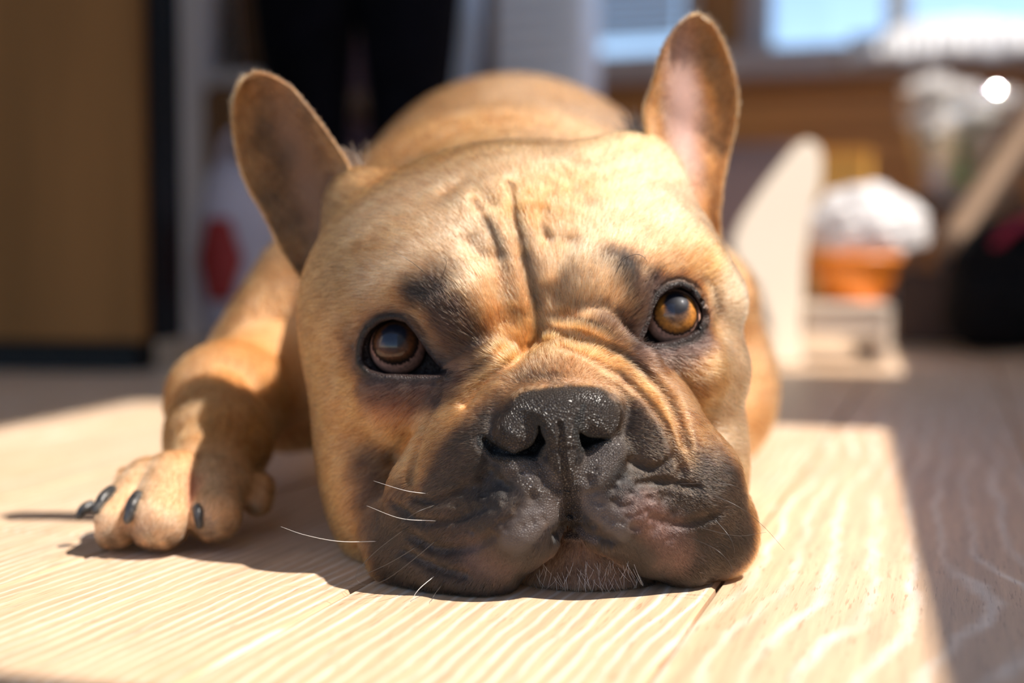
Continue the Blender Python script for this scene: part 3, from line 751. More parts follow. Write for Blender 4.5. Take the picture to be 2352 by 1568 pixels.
# eye surrounds
paint([(850, 890), (940, 900), (1010, 900)], .0075, .0045, (.05, .032, .027), .92)
paint([(880, 950), (950, 950)], .006, .008, (.33, .13, .06), .6)
paint([(1480, 820), (1560, 810), (1610, 770)], .0065, .004, (.07, .045, .04), .9)
paint([(1530, 870), (1590, 900), (1580, 960)], .007, .008, (.40, .19, .08), .7)
paint([(1510, 860), (1550, 930)], .003, .005, BROWN, .7)
paint([(800, 760), (805, 800)], .003, .005, BROWN, .7); paint([(1640, 680), (1645, 710)], .002, .004, BROWN, .7)
paint([(690, 620), (700, 740)], .005, .005, (.25, .15, .08), .4)  # neck shadow below the left ear base, painted in brown
for e in EYES:
    pl = np.array(e['poly'], float); c = pl.mean(0); ring = c + (pl - c) * 1.10
    ring = np.vstack([ring, ring[:1]])
    q = _surf([(x, y) for x, y in ring]); d = seg_dist(PF, q)
    for r, so, col, a in ((.0046, .0022, (.07, .04, .034), .85), (.0021, .0012, BLACK, 1)):
        m = (np.clip((r + so - d) / (2 * so), 0, 1) * a)[:, None]; COL[IDX] = COL[IDX] * (1 - m) + np.array(col, f32) * m
    m = np.clip((.0032 - d) / .002, 0, 1); LEN[IDX] = LEN[IDX] * (1 - m)
    m2 = np.clip((.0018 - d) / .0008, 0, 1); WET[IDX] = np.maximum(WET[IDX], m2 * .6)
    inside = (np.linalg.norm(PF - e['C'], axis=1) < e['r'] + .0016); COL[IDX[inside]] = (.02, .012, .010); LEN[IDX[inside]] = 0; WET[IDX[inside]] = 1
    Qe = PF - e['C']; q2 = np.stack([Qe @ e['R'], Qe @ e['Uv']], 1); near = (np.abs(q2) < .03).all(1) & (PF[:, 1] < e['C'][1] + .01)
    ii = np.nonzero(near)[0]; ps = poly_sd(q2[ii], e['poly2']); ok = (ps < .0009); COL[IDX[ii[ok]]] = (.035, .018, .015); LEN[IDX[ii[ok]]] = 0; WET[IDX[ii[ok]]] = .7
# nose leather
def leather(pts, r, so, wet=1.0, col=(.036, .028, .024)):
    m = mask_of(PF, pts, r, so); COL[IDX] = COL[IDX] * (1 - m[:, None]) + np.array(col, f32) * m[:, None]
    LEN[IDX] *= (1 - np.clip(m * 1.8, 0, 1)); WET[IDX] = np.maximum(WET[IDX], m * wet)
setlen([(1290, 950), (1170, 950), (1080, 1050), (1020, 1150), (960, 1240)], .018, .010, .0028)
setlen([(1290, 950), (1400, 940), (1470, 1020), (1560, 1110), (1630, 1200)], .018, .010, .0028)
setlen([(1180, 1150), (1140, 1260)], .016, .006, .0016); setlen([(1430, 1130), (1540, 1240)], .016, .006, .0016)
setlen([(1340, 1320)], .02, .005, .0034)
leather([(1215, 925), (1290, 915), (1370, 915)], .0060, .0016)
leather([(1195, 990), (1225, 960)], .0085, .0014); leather([(1380, 962), (1350, 940)], .0085, .0014)
leather([(1285, 950), (1286, 1010), (1295, 1070), (1306, 1150), (1310, 1195)], .0052, .0014)
leather([(1185, 1062), (1215, 1080), (1250, 1115)], .0058, .0016, .9, SLATE); leather([(1400, 1030), (1375, 1060), (1350, 1090)], .0054, .0016, .9, SLATE)
leather([(1130, 1035), (1170, 1050)], .003, .001)
leather([(1230, 1180), (1280, 1160), (1180, 1240)], .004, .0035, .35, (.085, .068, .064)); leather([(1350, 1150), (1420, 1210)], .004, .0035, .35, (.085, .068, .064))
leather([(1290, 1225), (1330, 1225), (1360, 1240)], .0024, .001, .8, (.07, .06, .065))
nsd = nostrils(PF); hole = (nsd < .0016) & (PF[:, 1] > .478); COL[IDX[hole]] = (.006, .005, .005); LEN[IDX[hole]] = 0; WET[IDX[hole]] = .4
# far body, limbs
Z, Yv, Xv = VC[:, 2], VC[:, 1], VC[:, 0]
bodym = (Yv > .62) & ~ear_mask
LEN[bodym] = .0085
stripe = np.clip(wob(VC, 55, 9) * .9, 0, 1)[:, None] * bodym[:, None]
COL[:] = COL * (1 - .35 * stripe) + np.array(CREAM, f32) * .35 * stripe
pw = (Xv < -.105) & (Yv < .66); LEN[pw & (Yv < .61)] = .0042
pawm = np.clip((.62 - Yv) / .03, 0, 1) * pw * (1 - np.clip((Z - .03) / .03, 0, 1))
COL[:] = COL * (1 - pawm[:, None] * .55) + np.array((.80, .56, .36), f32) * pawm[:, None] * .55
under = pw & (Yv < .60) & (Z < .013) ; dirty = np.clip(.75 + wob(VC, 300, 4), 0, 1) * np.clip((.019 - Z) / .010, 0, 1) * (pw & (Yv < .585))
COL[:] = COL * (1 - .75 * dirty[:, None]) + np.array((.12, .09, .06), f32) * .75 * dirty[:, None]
for c, r in ((at(436, 1135, .580), .0085), (at(436, 1165, .574), .007), (at(305, 1165, .573), .006), (at(300, 1190, .569), .006)):      # pink skin between the toes
    m = np.clip(1.4 - np.linalg.norm(VC - c, axis=1) / r, 0, 1)[:, None] * pw[:, None]; COL[:] = COL * (1 - m) + np.array((.62, .25, .15), f32) * m
# ears; the left one's front is darkened with painted shade
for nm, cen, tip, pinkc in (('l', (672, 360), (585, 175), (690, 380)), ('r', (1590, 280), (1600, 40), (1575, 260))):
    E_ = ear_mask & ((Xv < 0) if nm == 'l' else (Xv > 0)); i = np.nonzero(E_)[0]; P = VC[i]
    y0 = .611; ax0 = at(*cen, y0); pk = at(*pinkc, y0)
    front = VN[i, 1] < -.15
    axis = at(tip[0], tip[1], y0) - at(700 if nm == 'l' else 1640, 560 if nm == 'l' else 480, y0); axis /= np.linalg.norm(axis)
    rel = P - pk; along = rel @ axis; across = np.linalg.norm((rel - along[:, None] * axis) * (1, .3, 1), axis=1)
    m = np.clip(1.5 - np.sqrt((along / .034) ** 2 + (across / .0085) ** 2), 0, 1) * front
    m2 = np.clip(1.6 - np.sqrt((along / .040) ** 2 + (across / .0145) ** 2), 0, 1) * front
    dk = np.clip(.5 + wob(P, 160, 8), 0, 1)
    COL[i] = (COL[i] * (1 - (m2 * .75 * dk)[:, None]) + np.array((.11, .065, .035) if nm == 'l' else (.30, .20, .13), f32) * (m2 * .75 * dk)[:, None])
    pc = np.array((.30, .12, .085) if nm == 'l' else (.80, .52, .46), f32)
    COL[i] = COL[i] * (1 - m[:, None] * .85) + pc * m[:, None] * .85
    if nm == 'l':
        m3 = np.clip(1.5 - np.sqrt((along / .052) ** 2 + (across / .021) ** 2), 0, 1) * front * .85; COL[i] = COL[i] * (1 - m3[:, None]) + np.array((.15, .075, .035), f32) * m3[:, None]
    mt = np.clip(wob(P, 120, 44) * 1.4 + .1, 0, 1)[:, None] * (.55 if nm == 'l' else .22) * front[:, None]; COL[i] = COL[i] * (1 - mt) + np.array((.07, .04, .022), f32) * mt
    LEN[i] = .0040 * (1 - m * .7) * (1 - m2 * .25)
# skin attributes
def set_attr(name, typ, data):
    a = dm.attributes.new(name, typ, 'POINT')
    if typ == 'FLOAT': a.data.foreach_set('value', data.astype(f32))
    else: a.data.foreach_set('color', np.hstack([data, np.ones((NV, 1), f32)]).astype(f32).ravel())
COL = np.clip(COL, .008, .95)
set_attr('coat', 'FLOAT_COLOR', COL); set_attr('wet', 'FLOAT', WET)
skin = mat('dog_skin', rough=.6); L_ = skin.node_tree.links.new; b = skin.node_tree.nodes['Principled BSDF']
ac = add(skin, 'ShaderNodeAttribute', attribute_name='coat'); aw = add(skin, 'ShaderNodeAttribute', attribute_name='wet')
L_(ac.outputs['Color'], b.inputs['Base Color'])
mr = add(skin, 'ShaderNodeMapRange'); mr.inputs[3].default_value = .62; mr.inputs[4].default_value = .40
L_(aw.outputs['Fac'], mr.inputs[0]); L_(mr.outputs[0], b.inputs['Roughness'])
tc = add(skin, 'ShaderNodeTexCoord'); vo = add(skin, 'ShaderNodeTexVoronoi', feature='DISTANCE_TO_EDGE'); vo.inputs['Scale'].default_value = 1150
vmr = add(skin, 'ShaderNodeMapRange'); vmr.inputs[2].default_value = .22
L_(tc.outputs['Object'], vo.inputs['Vector']); L_(vo.outputs['Distance'], vmr.inputs[0])
ml = add(skin, 'ShaderNodeMath', operation='MULTIPLY'); L_(vmr.outputs[0], ml.inputs[0]); L_(aw.outputs['Fac'], ml.inputs[1])
bp = add(skin, 'ShaderNodeBump'); bp.inputs['Strength'].default_value = .9; bp.inputs['Distance'].default_value = .0006
L_(ml.outputs[0], bp.inputs['Height']); L_(bp.outputs[0], b.inputs['Normal'])
dm.materials.append(skin)

# ------------------------------------------------------------------ short coat
def grow():
    dm.calc_loop_triangles(); nt_ = len(dm.loop_triangles); T = np.empty(nt_ * 3, np.int32); dm.loop_triangles.foreach_get('vertices', T); T = T.reshape(-1, 3)
    A, B, C = VC[T[:, 0]], VC[T[:, 1]], VC[T[:, 2]]; area = np.linalg.norm(np.cross(B - A, C - A), axis=1) / 2
    cen = (A + B + C) / 3; ln = LEN[T].mean(1)
    dens = np.where(cen[:, 1] < .60, 5.2e6, np.where(cen[:, 1] < .68, 2.6e6, .75e6))
    dens = np.where((cen[:, 0] < -.105) & (cen[:, 1] < .64), 3.5e6, dens)
    dens *= np.clip(.0055 / np.maximum(ln, .0014), .6, 2.4) ** .8
    dens[(ln < .0005) | (cen[:, 2] < .0015)] = 0
    dens[(VN[T].mean(1)[:, 1] > .35) & (cen[:, 1] < .60)] *= .3
    ex = area * dens; cnt = np.floor(ex + rng.random(nt_)).astype(int); idx = np.repeat(np.arange(nt_), cnt); n = len(idx)
    r1, r2 = rng.random(n).astype(f32), rng.random(n).astype(f32); q = np.sqrt(r1); w3 = np.stack([1 - q, q * (1 - r2), q * r2], 1)[:, :, None]
    t3 = T[idx]; P = (VC[t3] * w3).sum(1); N = (VN[t3] * w3).sum(1); N /= np.linalg.norm(N, axis=1)[:, None] + 1e-9
    L = (LEN[t3] * w3[:, :, 0]).sum(1); Cc = (COL[t3] * w3).sum(1); em = ear_mask[t3[:, 0]]
    # direction: away from the nose over the face, backwards over the body, down the limb
    nose = at(1288, 960, .500).astype(f32); D = P - nose; D /= np.linalg.norm(D, axis=1)[:, None] + 1e-9
    back = np.array((0, 1, -.25), f32); wb = np.clip((P[:, 1] - .62) / .06, 0, 1)[:, None]
    D = D * (1 - wb) + back * wb
    limb = ((P[:, 0] < -.10) & (P[:, 1] < .70) & ~em); D[limb] = (at(330, 1230, .55) - at(515, 900, .66)).astype(f32) * 8
    # guide strokes: (px,py, towards px,py, reach in metres)
    G = [(1185, 540, 1170, 480, .016), (1090, 620, 1050, 560, .018), (1020, 700, 960, 640, .016), (1340, 620, 1350, 540, .02), (1440, 680, 1500, 600, .016),
         (900, 480, 820, 470, .03), (800, 560, 730, 560, .03), (760, 700, 720, 730, .03), (860, 650, 790, 680, .016), (1560, 430, 1590, 390, .03), (1600, 560, 1650, 530, .02),
         (1345, 1320, 1345, 1380, .018), (1100, 1290, 1060, 1340, .012), (1540, 1260, 1590, 1310, .012), (860, 1000, 800, 1040, .03), (850, 1150, 800, 1200, .02),
         (1240, 740, 1190, 640, .012), (1000, 900, 960, 960, .010), (930, 930, 900, 980, .014), (1090, 880, 1020, 940, .010), (1440, 850, 1500, 890, .010), (1550, 860, 1590, 920, .014), (1680, 850, 1720, 900, .02)]
    hit = raycast([g[:2] for g in G]); acc = D * .8; m0 = (P[:, 1] < .66) & ~em & ~limb
    for g, h in zip(G, hit):
        v = at(g[2], g[3], h[1] + .004) - h; v /= np.linalg.norm(v); wgt = np.exp(-((P[m0] - h.astype(f32)) ** 2).sum(1) / g[4] ** 2)[:, None] * 2.2
        acc[m0] += wgt * v.astype(f32)
    acc[em] = np.array((0, 0, 1), f32) + (P[em] - nose) * 4
    D = acc; sw = 260
    D = D / (np.linalg.norm(D, axis=1)[:, None] + 1e-9)
    jit = np.stack([wob(P, sw, 21), wob(P, sw, 22), wob(P, sw, 23)], 1) * .22 + rng.normal(size=(n, 3)).astype(f32) * .13
    D = D + jit; D -= N * (D * N).sum(1)[:, None]; D /= np.linalg.norm(D, axis=1)[:, None] + 1e-9
    L = L * (.65 + .5 * rng.random(n).astype(f32)); fr = P[:, 1] < .60
    lift = (.26 + .16 * rng.random(n).astype(f32)) * np.where(em, 1.2, 1)
    K = 4; pts = np.empty((n, K, 3), f32)
    for k in range(K):
        t = k / (K - 1); pts[:, k] = P - N * .0002 + D * (L * t * (1 - .1 * t))[:, None] + N * (L * lift * (1.6 * t - 1.0 * t * t))[:, None]
    pts[:, :, 2] = np.maximum(pts[:, :, 2], .0006)
    rad = np.where(fr, .000070, np.where(P[:, 1] < .68, .00009, .00017)).astype(f32)
    rad = np.where(limb, .000075, rad) * (.8 + .5 * rng.random(n).astype(f32))
    R = rad[:, None] * np.array((1, .9, .65, .12), f32)[None]
    # strand colour: the coat's own, with dark-tipped and pale strands mixed in
    u = rng.random(n).astype(f32)[:, None]; g_ = Cc * (.55 + .80 * rng.random(n).astype(f32)[:, None]) * (1 + .28 * wob(P, 700, 31))[:, None]
    dk = (u < .24); g_ = np.where(dk, g_ * np.array((.32, .26, .24), f32), g_); pale = (u > .86); g_ = np.where(pale, g_ * .75 + .25 * np.array((.85, .72, .55), f32) * (Cc.max(1)[:, None] * 1.3), g_)
    return pts, R, np.clip(g_, .01, .92)
if True:
    pts, R, hc = grow(); n = len(pts); K = pts.shape[1]
    print('hairs', n, _t.time() - T0)
    hcv = bpy.data.hair_curves.new('fur'); hcv.add_curves([K] * n)
    hcv.attributes['position'].data.foreach_set('vector', pts.ravel())
    ra = hcv.attributes.get('radius') or hcv.attributes.new('radius', 'FLOAT', 'POINT'); ra.data.foreach_set('value', R.ravel())
    ca = hcv.attributes.new('strand', 'FLOAT_COLOR', 'CURVE'); ca.data.foreach_set('color', np.hstack([hc, np.ones((n, 1), f32)]).astype(f32).ravel())
    fur = bpy.data.objects.new('fur', hcv); link(fur, dog); fur['kind'] = 'stuff'
    hm = bpy.data.materials.new('fur'); hm.use_nodes = True; tn = hm.node_tree; tn.nodes.clear()
    o_ = tn.nodes.new('ShaderNodeOutputMaterial'); hb = tn.nodes.new('ShaderNodeBsdfHairPrincipled'); hb.model = 'CHIANG'; hb.parametrization = 'COLOR'
    at_ = tn.nodes.new('ShaderNodeAttribute'); at_.attribute_name = 'strand'
    tn.links.new(at_.outputs['Color'], hb.inputs['Color']); tn.links.new(hb.outputs[0], o_.inputs['Surface'])
    hb.inputs['IOR'].default_value = 1.45; hb.inputs['Roughness'].default_value = .30; hb.inputs['Radial Roughness'].default_value = .5
    hcv.materials.append(hm); print('hair done', _t.time() - T0)

# ------------------------------------------------------------------ eyes, claws, whiskers
def iris_mat(name, dark):  # dark: same eye with the lid's shade painted into its colours
    PS = .17 if dark else .06
    m = mat(name, (.5, .3, .2), .12); L = m.node_tree.links.new; b = m.node_tree.nodes['Principled BSDF']
    tc = add(m, 'ShaderNodeTexCoord'); sp = add(m, 'ShaderNodeSeparateXYZ'); L(tc.outputs['Object'], sp.inputs[0])
    cb = add(m, 'ShaderNodeCombineXYZ'); L(sp.outputs['X'], cb.inputs[0]); L(sp.outputs['Y'], cb.inputs[1])
    ln = add(m, 'ShaderNodeVectorMath', operation='LENGTH'); L(cb.outputs[0], ln.inputs[0])
    nr = add(m, 'ShaderNodeVectorMath', operation='NORMALIZE'); L(cb.outputs[0], nr.inputs[0])
    nz = add(m, 'ShaderNodeTexNoise'); nz.inputs['Scale'].default_value = 9; nz.inputs['Detail'].default_value = 5; L(nr.outputs[0], nz.inputs[0])
    n2 = add(m, 'ShaderNodeTexNoise'); n2.inputs['Scale'].default_value = 700; n2.inputs['Detail'].default_value = 3; L(tc.outputs['Object'], n2.inputs[0])
    j = add(m, 'ShaderNodeMath', operation='MULTIPLY_ADD'); L(nz.outputs[0], j.inputs[0]); j.inputs[1].default_value = .0016; L(ln.outputs['Value'], j.inputs[2])
    mr = add(m, 'ShaderNodeMapRange'); L(j.outputs[0], mr.inputs[0]); mr.inputs[1].default_value = .0008; mr.inputs[2].default_value = .0128
    cr = add(m, 'ShaderNodeValToRGB'); L(mr.outputs[0], cr.inputs[0]); E_ = cr.color_ramp.elements
    k = .5 if dark else 1.0
    if dark: stops = [(0, (.022, .010, .006)), (.30, (.035, .014, .006)), (.60, (.10, .032, .009)), (.70, (.045, .017, .006)), (.745, (.012, .008, .007)), (.765, (.05, .022, .015)), (.80, (.46, .22, .15)), (1, (.50, .24, .17))]
    else: stops = [(0, (.13, .07, .045)), (.30, (.17, .09, .05)), (.40, (.30, .13, .04)), (.52, (.50, .20, .035)), (.64, (.42, .16, .03)), (.70, (.14, .06, .025)), (.72, (.015, .010, .010)), (.735, (.03, .015, .012)), (.76, (.76, .42, .30)), (1, (.74, .40, .28))]
    while len(E_) < len(stops): E_.new(.5)
    for e, (p, c) in zip(E_, stops): e.position = p; e.color = (*c, 1)
    # pupil, set high and wide to paint in the upper lid's shadow
    sh = add(m, 'ShaderNodeVectorMath', operation='SUBTRACT'); L(cb.outputs[0], sh.inputs[0]); sh.inputs[1].default_value = (0, .0016 if dark else .0034, 0)
    pl_ = add(m, 'ShaderNodeVectorMath', operation='LENGTH'); L(sh.outputs[0], pl_.inputs[0])
    pj = add(m, 'ShaderNodeMath', operation='MULTIPLY_ADD'); L(nz.outputs[0], pj.inputs[0]); pj.inputs[1].default_value = .0018; L(pl_.outputs['Value'], pj.inputs[2])
    pr = add(m, 'ShaderNodeMapRange', interpolation_type='SMOOTHSTEP'); L(pj.outputs[0], pr.inputs[0]); pr.inputs[1].default_value = .0050; pr.inputs[2].default_value = .0070
    pmx = add(m, 'ShaderNodeMix', data_type='RGBA'); L(pr.outputs[0], pmx.inputs[0]); pmx.inputs[6].default_value = (.008, .009, .016, 1); L(cr.outputs[0], pmx.inputs[7]); cr = pmx; CRO = 2
    mx = add(m, 'ShaderNodeMix', data_type='RGBA', blend_type='MULTIPLY'); mx.inputs[0].default_value = 1; L(cr.outputs[CRO], mx.inputs[6])
    mm = add(m, 'ShaderNodeMapRange'); L(n2.outputs[0], mm.inputs[0]); mm.inputs[1].default_value = .3; mm.inputs[2].default_value = .7; mm.inputs[3].default_value = .65; mm.inputs[4].default_value = 1.3
    L(mm.outputs[0], mx.inputs[7]); L(mx.outputs[2], b.inputs['Base Color'])
    b.inputs['Coat Weight'].default_value = 1; b.inputs['Coat Roughness'].default_value = .015; b.inputs['Coat IOR'].default_value = 1.4
    b.inputs['Roughness'].default_value = .5; b.inputs['Specular IOR Level'].default_value = .2
    return m
for o, e, dk in zip(eyes, EYES, (True, False)):
    o.data.materials.append(iris_mat('eye_surface', dk)); o['label'] = 'brown glossy eye darkened by painted lid shade' if dk else 'amber brown glossy eye'
HORN = noise_mat('claw_horn', (.010, .012, .016), (.07, .065, .06), 300, .34, bump=.3)
CAKE = noise_mat('caked_fur', (.42, .28, .12), (.30, .20, .10), 500, .8, bump=.4)
for (bx, by, bY), (tx, ty, tY), r0 in (((214, 1162, .583), (176, 1193, .578), .0030), ((262, 1128, .575), (216, 1180, .561), .0034), ((322, 1140, .566), (290, 1202, .5545), .0037), ((456, 1166, .5665), (459, 1215, .5610), .0031)):
    Bc = at(bx, by, bY); Tc = at(tx, ty, tY); mid = (Bc + Tc) / 2 + np.array((0, -.0015, .0020))
    P = curve_pts([Bc, mid, Tc], 14); rr = r0 * (np.linspace(1, .30, 14) ** .7); rr[0] *= .6; rr[-1] *= .5
    vs, fs = tube(P, rr, 14); mesh_obj('claw', vs, fs, HORN, dog)
WH = mat('whisker', (.75, .72, .68), .3); WD = mat('whisker_dark', (.05, .04, .035), .3)
def whisker(pts, y_out=.0, m=WD, r=.00014):
    root = raycast([pts[0]])[0]; Y0 = root[1]; n = len(pts)
    C = [root + np.array((0, .001, 0))] + [at(x, y, Y0 - .004 + y_out * (i / (n - 1))) for i, (x, y) in enumerate(pts) if i]
    for c in C: c[2] = max(c[2], .0008)
    P = curve_pts(C, 18); vs, fs = tube(P, r * np.linspace(1, .25, 18), 5); return mesh_obj('whisker', vs, fs, m, dog)
for pts, yo, m in (([(985, 1135), (930, 1126), (858, 1104)], .01, WH), ([(1000, 1197), (920, 1190), (842, 1161)], .01, WH), ([(870, 1244), (780, 1243), (700, 1228), (645, 1209)], .0, WH),
                   ([(945, 1205), (870, 1260), (822, 1310), (822, 1335), (850, 1345)], -.004, WD), ([(975, 1245), (890, 1295), (790, 1338), (760, 1342)], -.006, WD),
                   ([(1010, 1235), (930, 1300), (870, 1338), (800, 1345)], -.008, WD), ([(1000, 1322), (965, 1350), (950, 1372), (962, 1392)], -.006, WH), ([(1025, 1332), (1000, 1362), (990, 1388)], -.006, WD),
                   ([(1000, 1160), (950, 1180), (900, 1220)], -.002, WD),
                   ([(1555, 1112), (1620, 1110), (1675, 1112), (1706, 1124)], .002, WD), ([(1590, 1118), (1690, 1160), (1750, 1205), (1802, 1262)], .004, WD), ([(1585, 1235), (1645, 1262), (1680, 1300), (1672, 1330)], -.004, WD),
                   ([(1600, 1210), (1690, 1230), (1760, 1222)], .004, WD), ([(1640, 1190), (1680, 1240), (1690, 1290)], .0, WD),
                   ([(1410, 640), (1430, 598), (1465, 584), (1486, 600), (1478, 618)], -.004, WD),
                   ([(1000, 650), (950, 605), (900, 575)], -.003, WD), ([(1015, 640), (1025, 600), (1010, 590)], -.003, WD)):
    whisker(pts, yo, m)
# pale chin bristles: too many to count, one part
vs, fs = [], []
rb = np.random.default_rng(3)
roots = [(1225 + 250 * rb.random(), 1280 + 55 * rb.random()) for _ in range(70)]
H = raycast(roots)
for (x, y), h in zip(roots, H):
    L = .003 + .006 * rb.random() ** 2; dx = (rb.random() - .5) * .008
    C = [h + np.array((0, .0008, 0)), h + np.array((dx * .3, -.0025, -L * .35)), h + np.array((dx, -.0030 - .001 * rb.random(), -L))]
    for c in C: c[2] = max(c[2], .0006)
    v, f = tube(curve_pts(C, 7), .00007 * np.linspace(1, .3, 7), 4, False); fs += [tuple(i + len(vs) for i in q) for q in f]; vs += v
bz = mesh_obj('chin_bristles', vs, fs, WH, dog); bz['kind'] = 'stuff'

# pale tufts where the ears meet the skull
TF = mat('pale_tuft', (.62, .52, .42), .4); TD = mat('dark_tuft', (.05, .04, .035), .4)
for cx_, cy_, sx in ((815, 372, -1), (1462, 292, -1)):
    for m_, n_ in ((TF, 60), (TD, 25)):
        vs, fs = [], []; rt = [(cx_ + rb.normal() * 14, cy_ + rb.normal() * 7 + 6) for _ in range(n_)]; Hh = [at(x, y + 8, .607) for x, y in rt]
        for h in Hh:
            L = .005 + .007 * rb.random(); d = np.array((rb.normal() * .35 + sx * .25, -.1, 1.0)); d /= np.linalg.norm(d)
            v, f = tube(curve_pts([h, h + d * L * .55, h + d * L + np.array((sx * .0015, 0, -.0006))], 6), .00011 * np.linspace(1, .3, 6), 4, False); fs += [tuple(i + len(vs) for i in q) for q in f]; vs += v
        o = mesh_obj('ear_tuft', vs, fs, m_, dog); o['kind'] = 'stuff'
# ------------------------------------------------------------------ things behind the dog
# tall cabinet at the left: black carcass, oak door
CB = noise_mat('oak_veneer', (.26, .115, .034), (.18, .08, .022), 2.2, .6, stretch=(5, 5, .5), Specular_IOR_Level=.12); BLK = mat('black_lacquer', (.004, .004, .0045), .5, Specular_IOR_Level=.2)
c0 = at(352, 790, 1.47); c_r = math.radians(-8)
cab = empty('cabinet', (c0[0] - .30 * math.cos(c_r), c0[1] - .30 * math.sin(c_r), 0), c_r); tag(cab, 'tall brown wooden cabinet with a black frame standing left of the dog', 'cabinet')
def lb(name, parent, x0, x1, y0, y1, z0, z1, m, bev=.003): return box(name, ((x0 + x1) / 2, (y0 + y1) / 2, (z0 + z1) / 2), (x1 - x0, y1 - y0, z1 - z0), m, parent, None, bev)
lb('body', cab, -.30, .30, .019, .09, .035, 1.5, BLK)
lb('door', cab, -.298, .290, 0, .018, .036, 1.5, CB)
lb('plinth', cab, -.27, .27, .03, .08, 0, .034, BLK)
# white shelf unit behind the cabinet edge
SHW = noise_mat('painted_white', (.84, .80, .80), (.78, .74, .75), 5, .5)
X0 = at(405, 700, 2.15)[0]
shelf = empty('shelf_unit', (X0, 2.15, 0), 0); tag(shelf, 'white open shelf unit between the cabinet and the dark trouser legs', 'shelf')
lb('side_panel', shelf, 0, .050, 0, .25, 0, 1.1, SHW); lb('side_panel', shelf, .215, .235, 0, .25, 0, 1.1, SHW); lb('shelf_board', shelf, .051, .214, .002, .25, .40, .42, SHW); lb('drawer_front', shelf, .051, .214, -.004, .012, .22, .395, noise_mat('brown_drawer', (.26, .13, .05), (.20, .09, .03), 3, .6)); lb('shelf_board', shelf, .051, .214, .002, .25, .02, .05, SHW); lb('back_panel', shelf, .051, .214, .236, .25, .06, .37, mat('shelf_back', (.22, .12, .06), .7))
lb('back_panel', shelf, .051, .214, .236, .25, .43, 1.1, SHW)
bsk = empty('basket', (X0 + .135, 2.27, .421), 0); bsk.scale = (.62, .62, 1); tag(bsk, 'brown wicker basket inside the white shelf unit', 'basket')
WK = noise_mat('wicker', (.30, .15, .06), (.18, .08, .03), 90, .7, bump=.8, stretch=(1, 1, 3))
bmm = bmesh.new(); bmesh.ops.create_cone(bmm, cap_ends=True, segments=32, radius1=.078, radius2=.098, depth=.15, matrix=Matrix.Translation((0, 0, .075)))
bmesh.ops.delete(bmm, geom=[f for f in bmm.faces if f.normal.z > .9], context='FACES'); bmesh.ops.solidify(bmm, geom=bmm.faces[:], thickness=.006)
bm_obj('body', bmm, WK, bsk, True)
vs, fs = tube([(.098 * math.cos(a), .098 * math.sin(a), .15) for a in np.linspace(0, 2 * math.pi, 33)], .006, 8, False); mesh_obj('rim', vs, fs, WK, bsk)
# cloths
def blob(name, c, r, m, parent=None, seed=0, amp=.18, freq=3, sub=4, flat=None, squash=None, rz=0, cone=0):
    b_ = bmesh.new(); bmesh.ops.create_icosphere(b_, subdivisions=sub, radius=1)
    V_ = np.array([v.co[:] for v in b_.verts]); nz = wob(V_.astype(f32), freq, seed) ; rd = 1 + amp * nz - amp * .8 * np.abs(wob(V_.astype(f32), freq * 2.1, seed + 9))
    V_ = V_ * rd[:, None]; V_ = np.sign(V_) * np.abs(V_) ** (squash or 1)
    V_[:, :2] *= (1 - cone * np.clip((V_[:, 2:3] + .8) / 1.8, 0, 1)); V_[:, 1] += cone * .5 * np.clip(V_[:, 2] + .8, 0, 2)
    V_ = V_ * np.array(r); a = rz; V_ = V_ @ np.array([[math.cos(a), math.sin(a), 0], [-math.sin(a), math.cos(a), 0], [0, 0, 1]])
    if flat is not None: V_[:, 2] = np.maximum(V_[:, 2], flat)
    for v, q in zip(b_.verts, V_): v.co = q
    o = bm_obj(name, b_, m, parent, True); o.location = c; return o
# printed cloth bag at the foot of the shelf
bagm = noise_mat('grey_cloth', (.48, .42, .46), (.40, .35, .38), 20, .8, bump=.3)
bp_ = at(570, 560, 1.62); bg_ = empty('cloth_bag', (bp_[0], bp_[1], 0)); tag(bg_, 'slack grey cloth bag with dark red patches standing before the white shelf', 'bag')
blob('body', (0, 0, .125), (.062, .05, .13), bagm, bg_, 4, .10, 2.2, 4, -.1245, .8)
RED = mat('dark_red_print', (.28, .015, .01), .7)
def decal(parent, body_c, r, th0, z0, a, h, m, name='red_patch'):
    vs, fs = [], []; n = 10
    for i in range(n + 1):
        for j in range(n + 1):
            x = (i / n - .5) * 2; y = (j / n - .5) * 2; s_ = math.sqrt(max(0, 1 - y * y * .0)); th = th0 + a * x * (1 - .5 * abs(y)); zz = z0 + h * y
            cz = max(.05, 1 - abs((zz - .125) / .13) ** 2.6); k = cz ** .4
            vs.append((r[0] * 1.03 * math.sin(th) * k, -r[1] * 1.03 * math.cos(th) * k - .006, zz))
    for i in range(n):
        for j in range(n): q = i * (n + 1) + j; fs.append((q, q + n + 1, q + n + 2, q + 1))
    o = mesh_obj(name, vs, fs, m, parent); md = o.modifiers.new('s', 'SOLIDIFY'); md.thickness = .002; return o
decal(bg_, 0, (.062, .05), -.42, .125, .50, .048, RED); decal(bg_, 0, (.062, .05), .55, .07, .30, .03, mat('plum_print', (.10, .015, .02), .7))
for s in (-1, 1):
    vs, fs = tube(curve_pts([(-.03, .012 * s, .22), (-.02, .012 * s, .27), (.02, .012 * s, .27), (.03, .012 * s, .22)], 16), .004, 6); mesh_obj('handle', vs, fs, bagm, bg_)

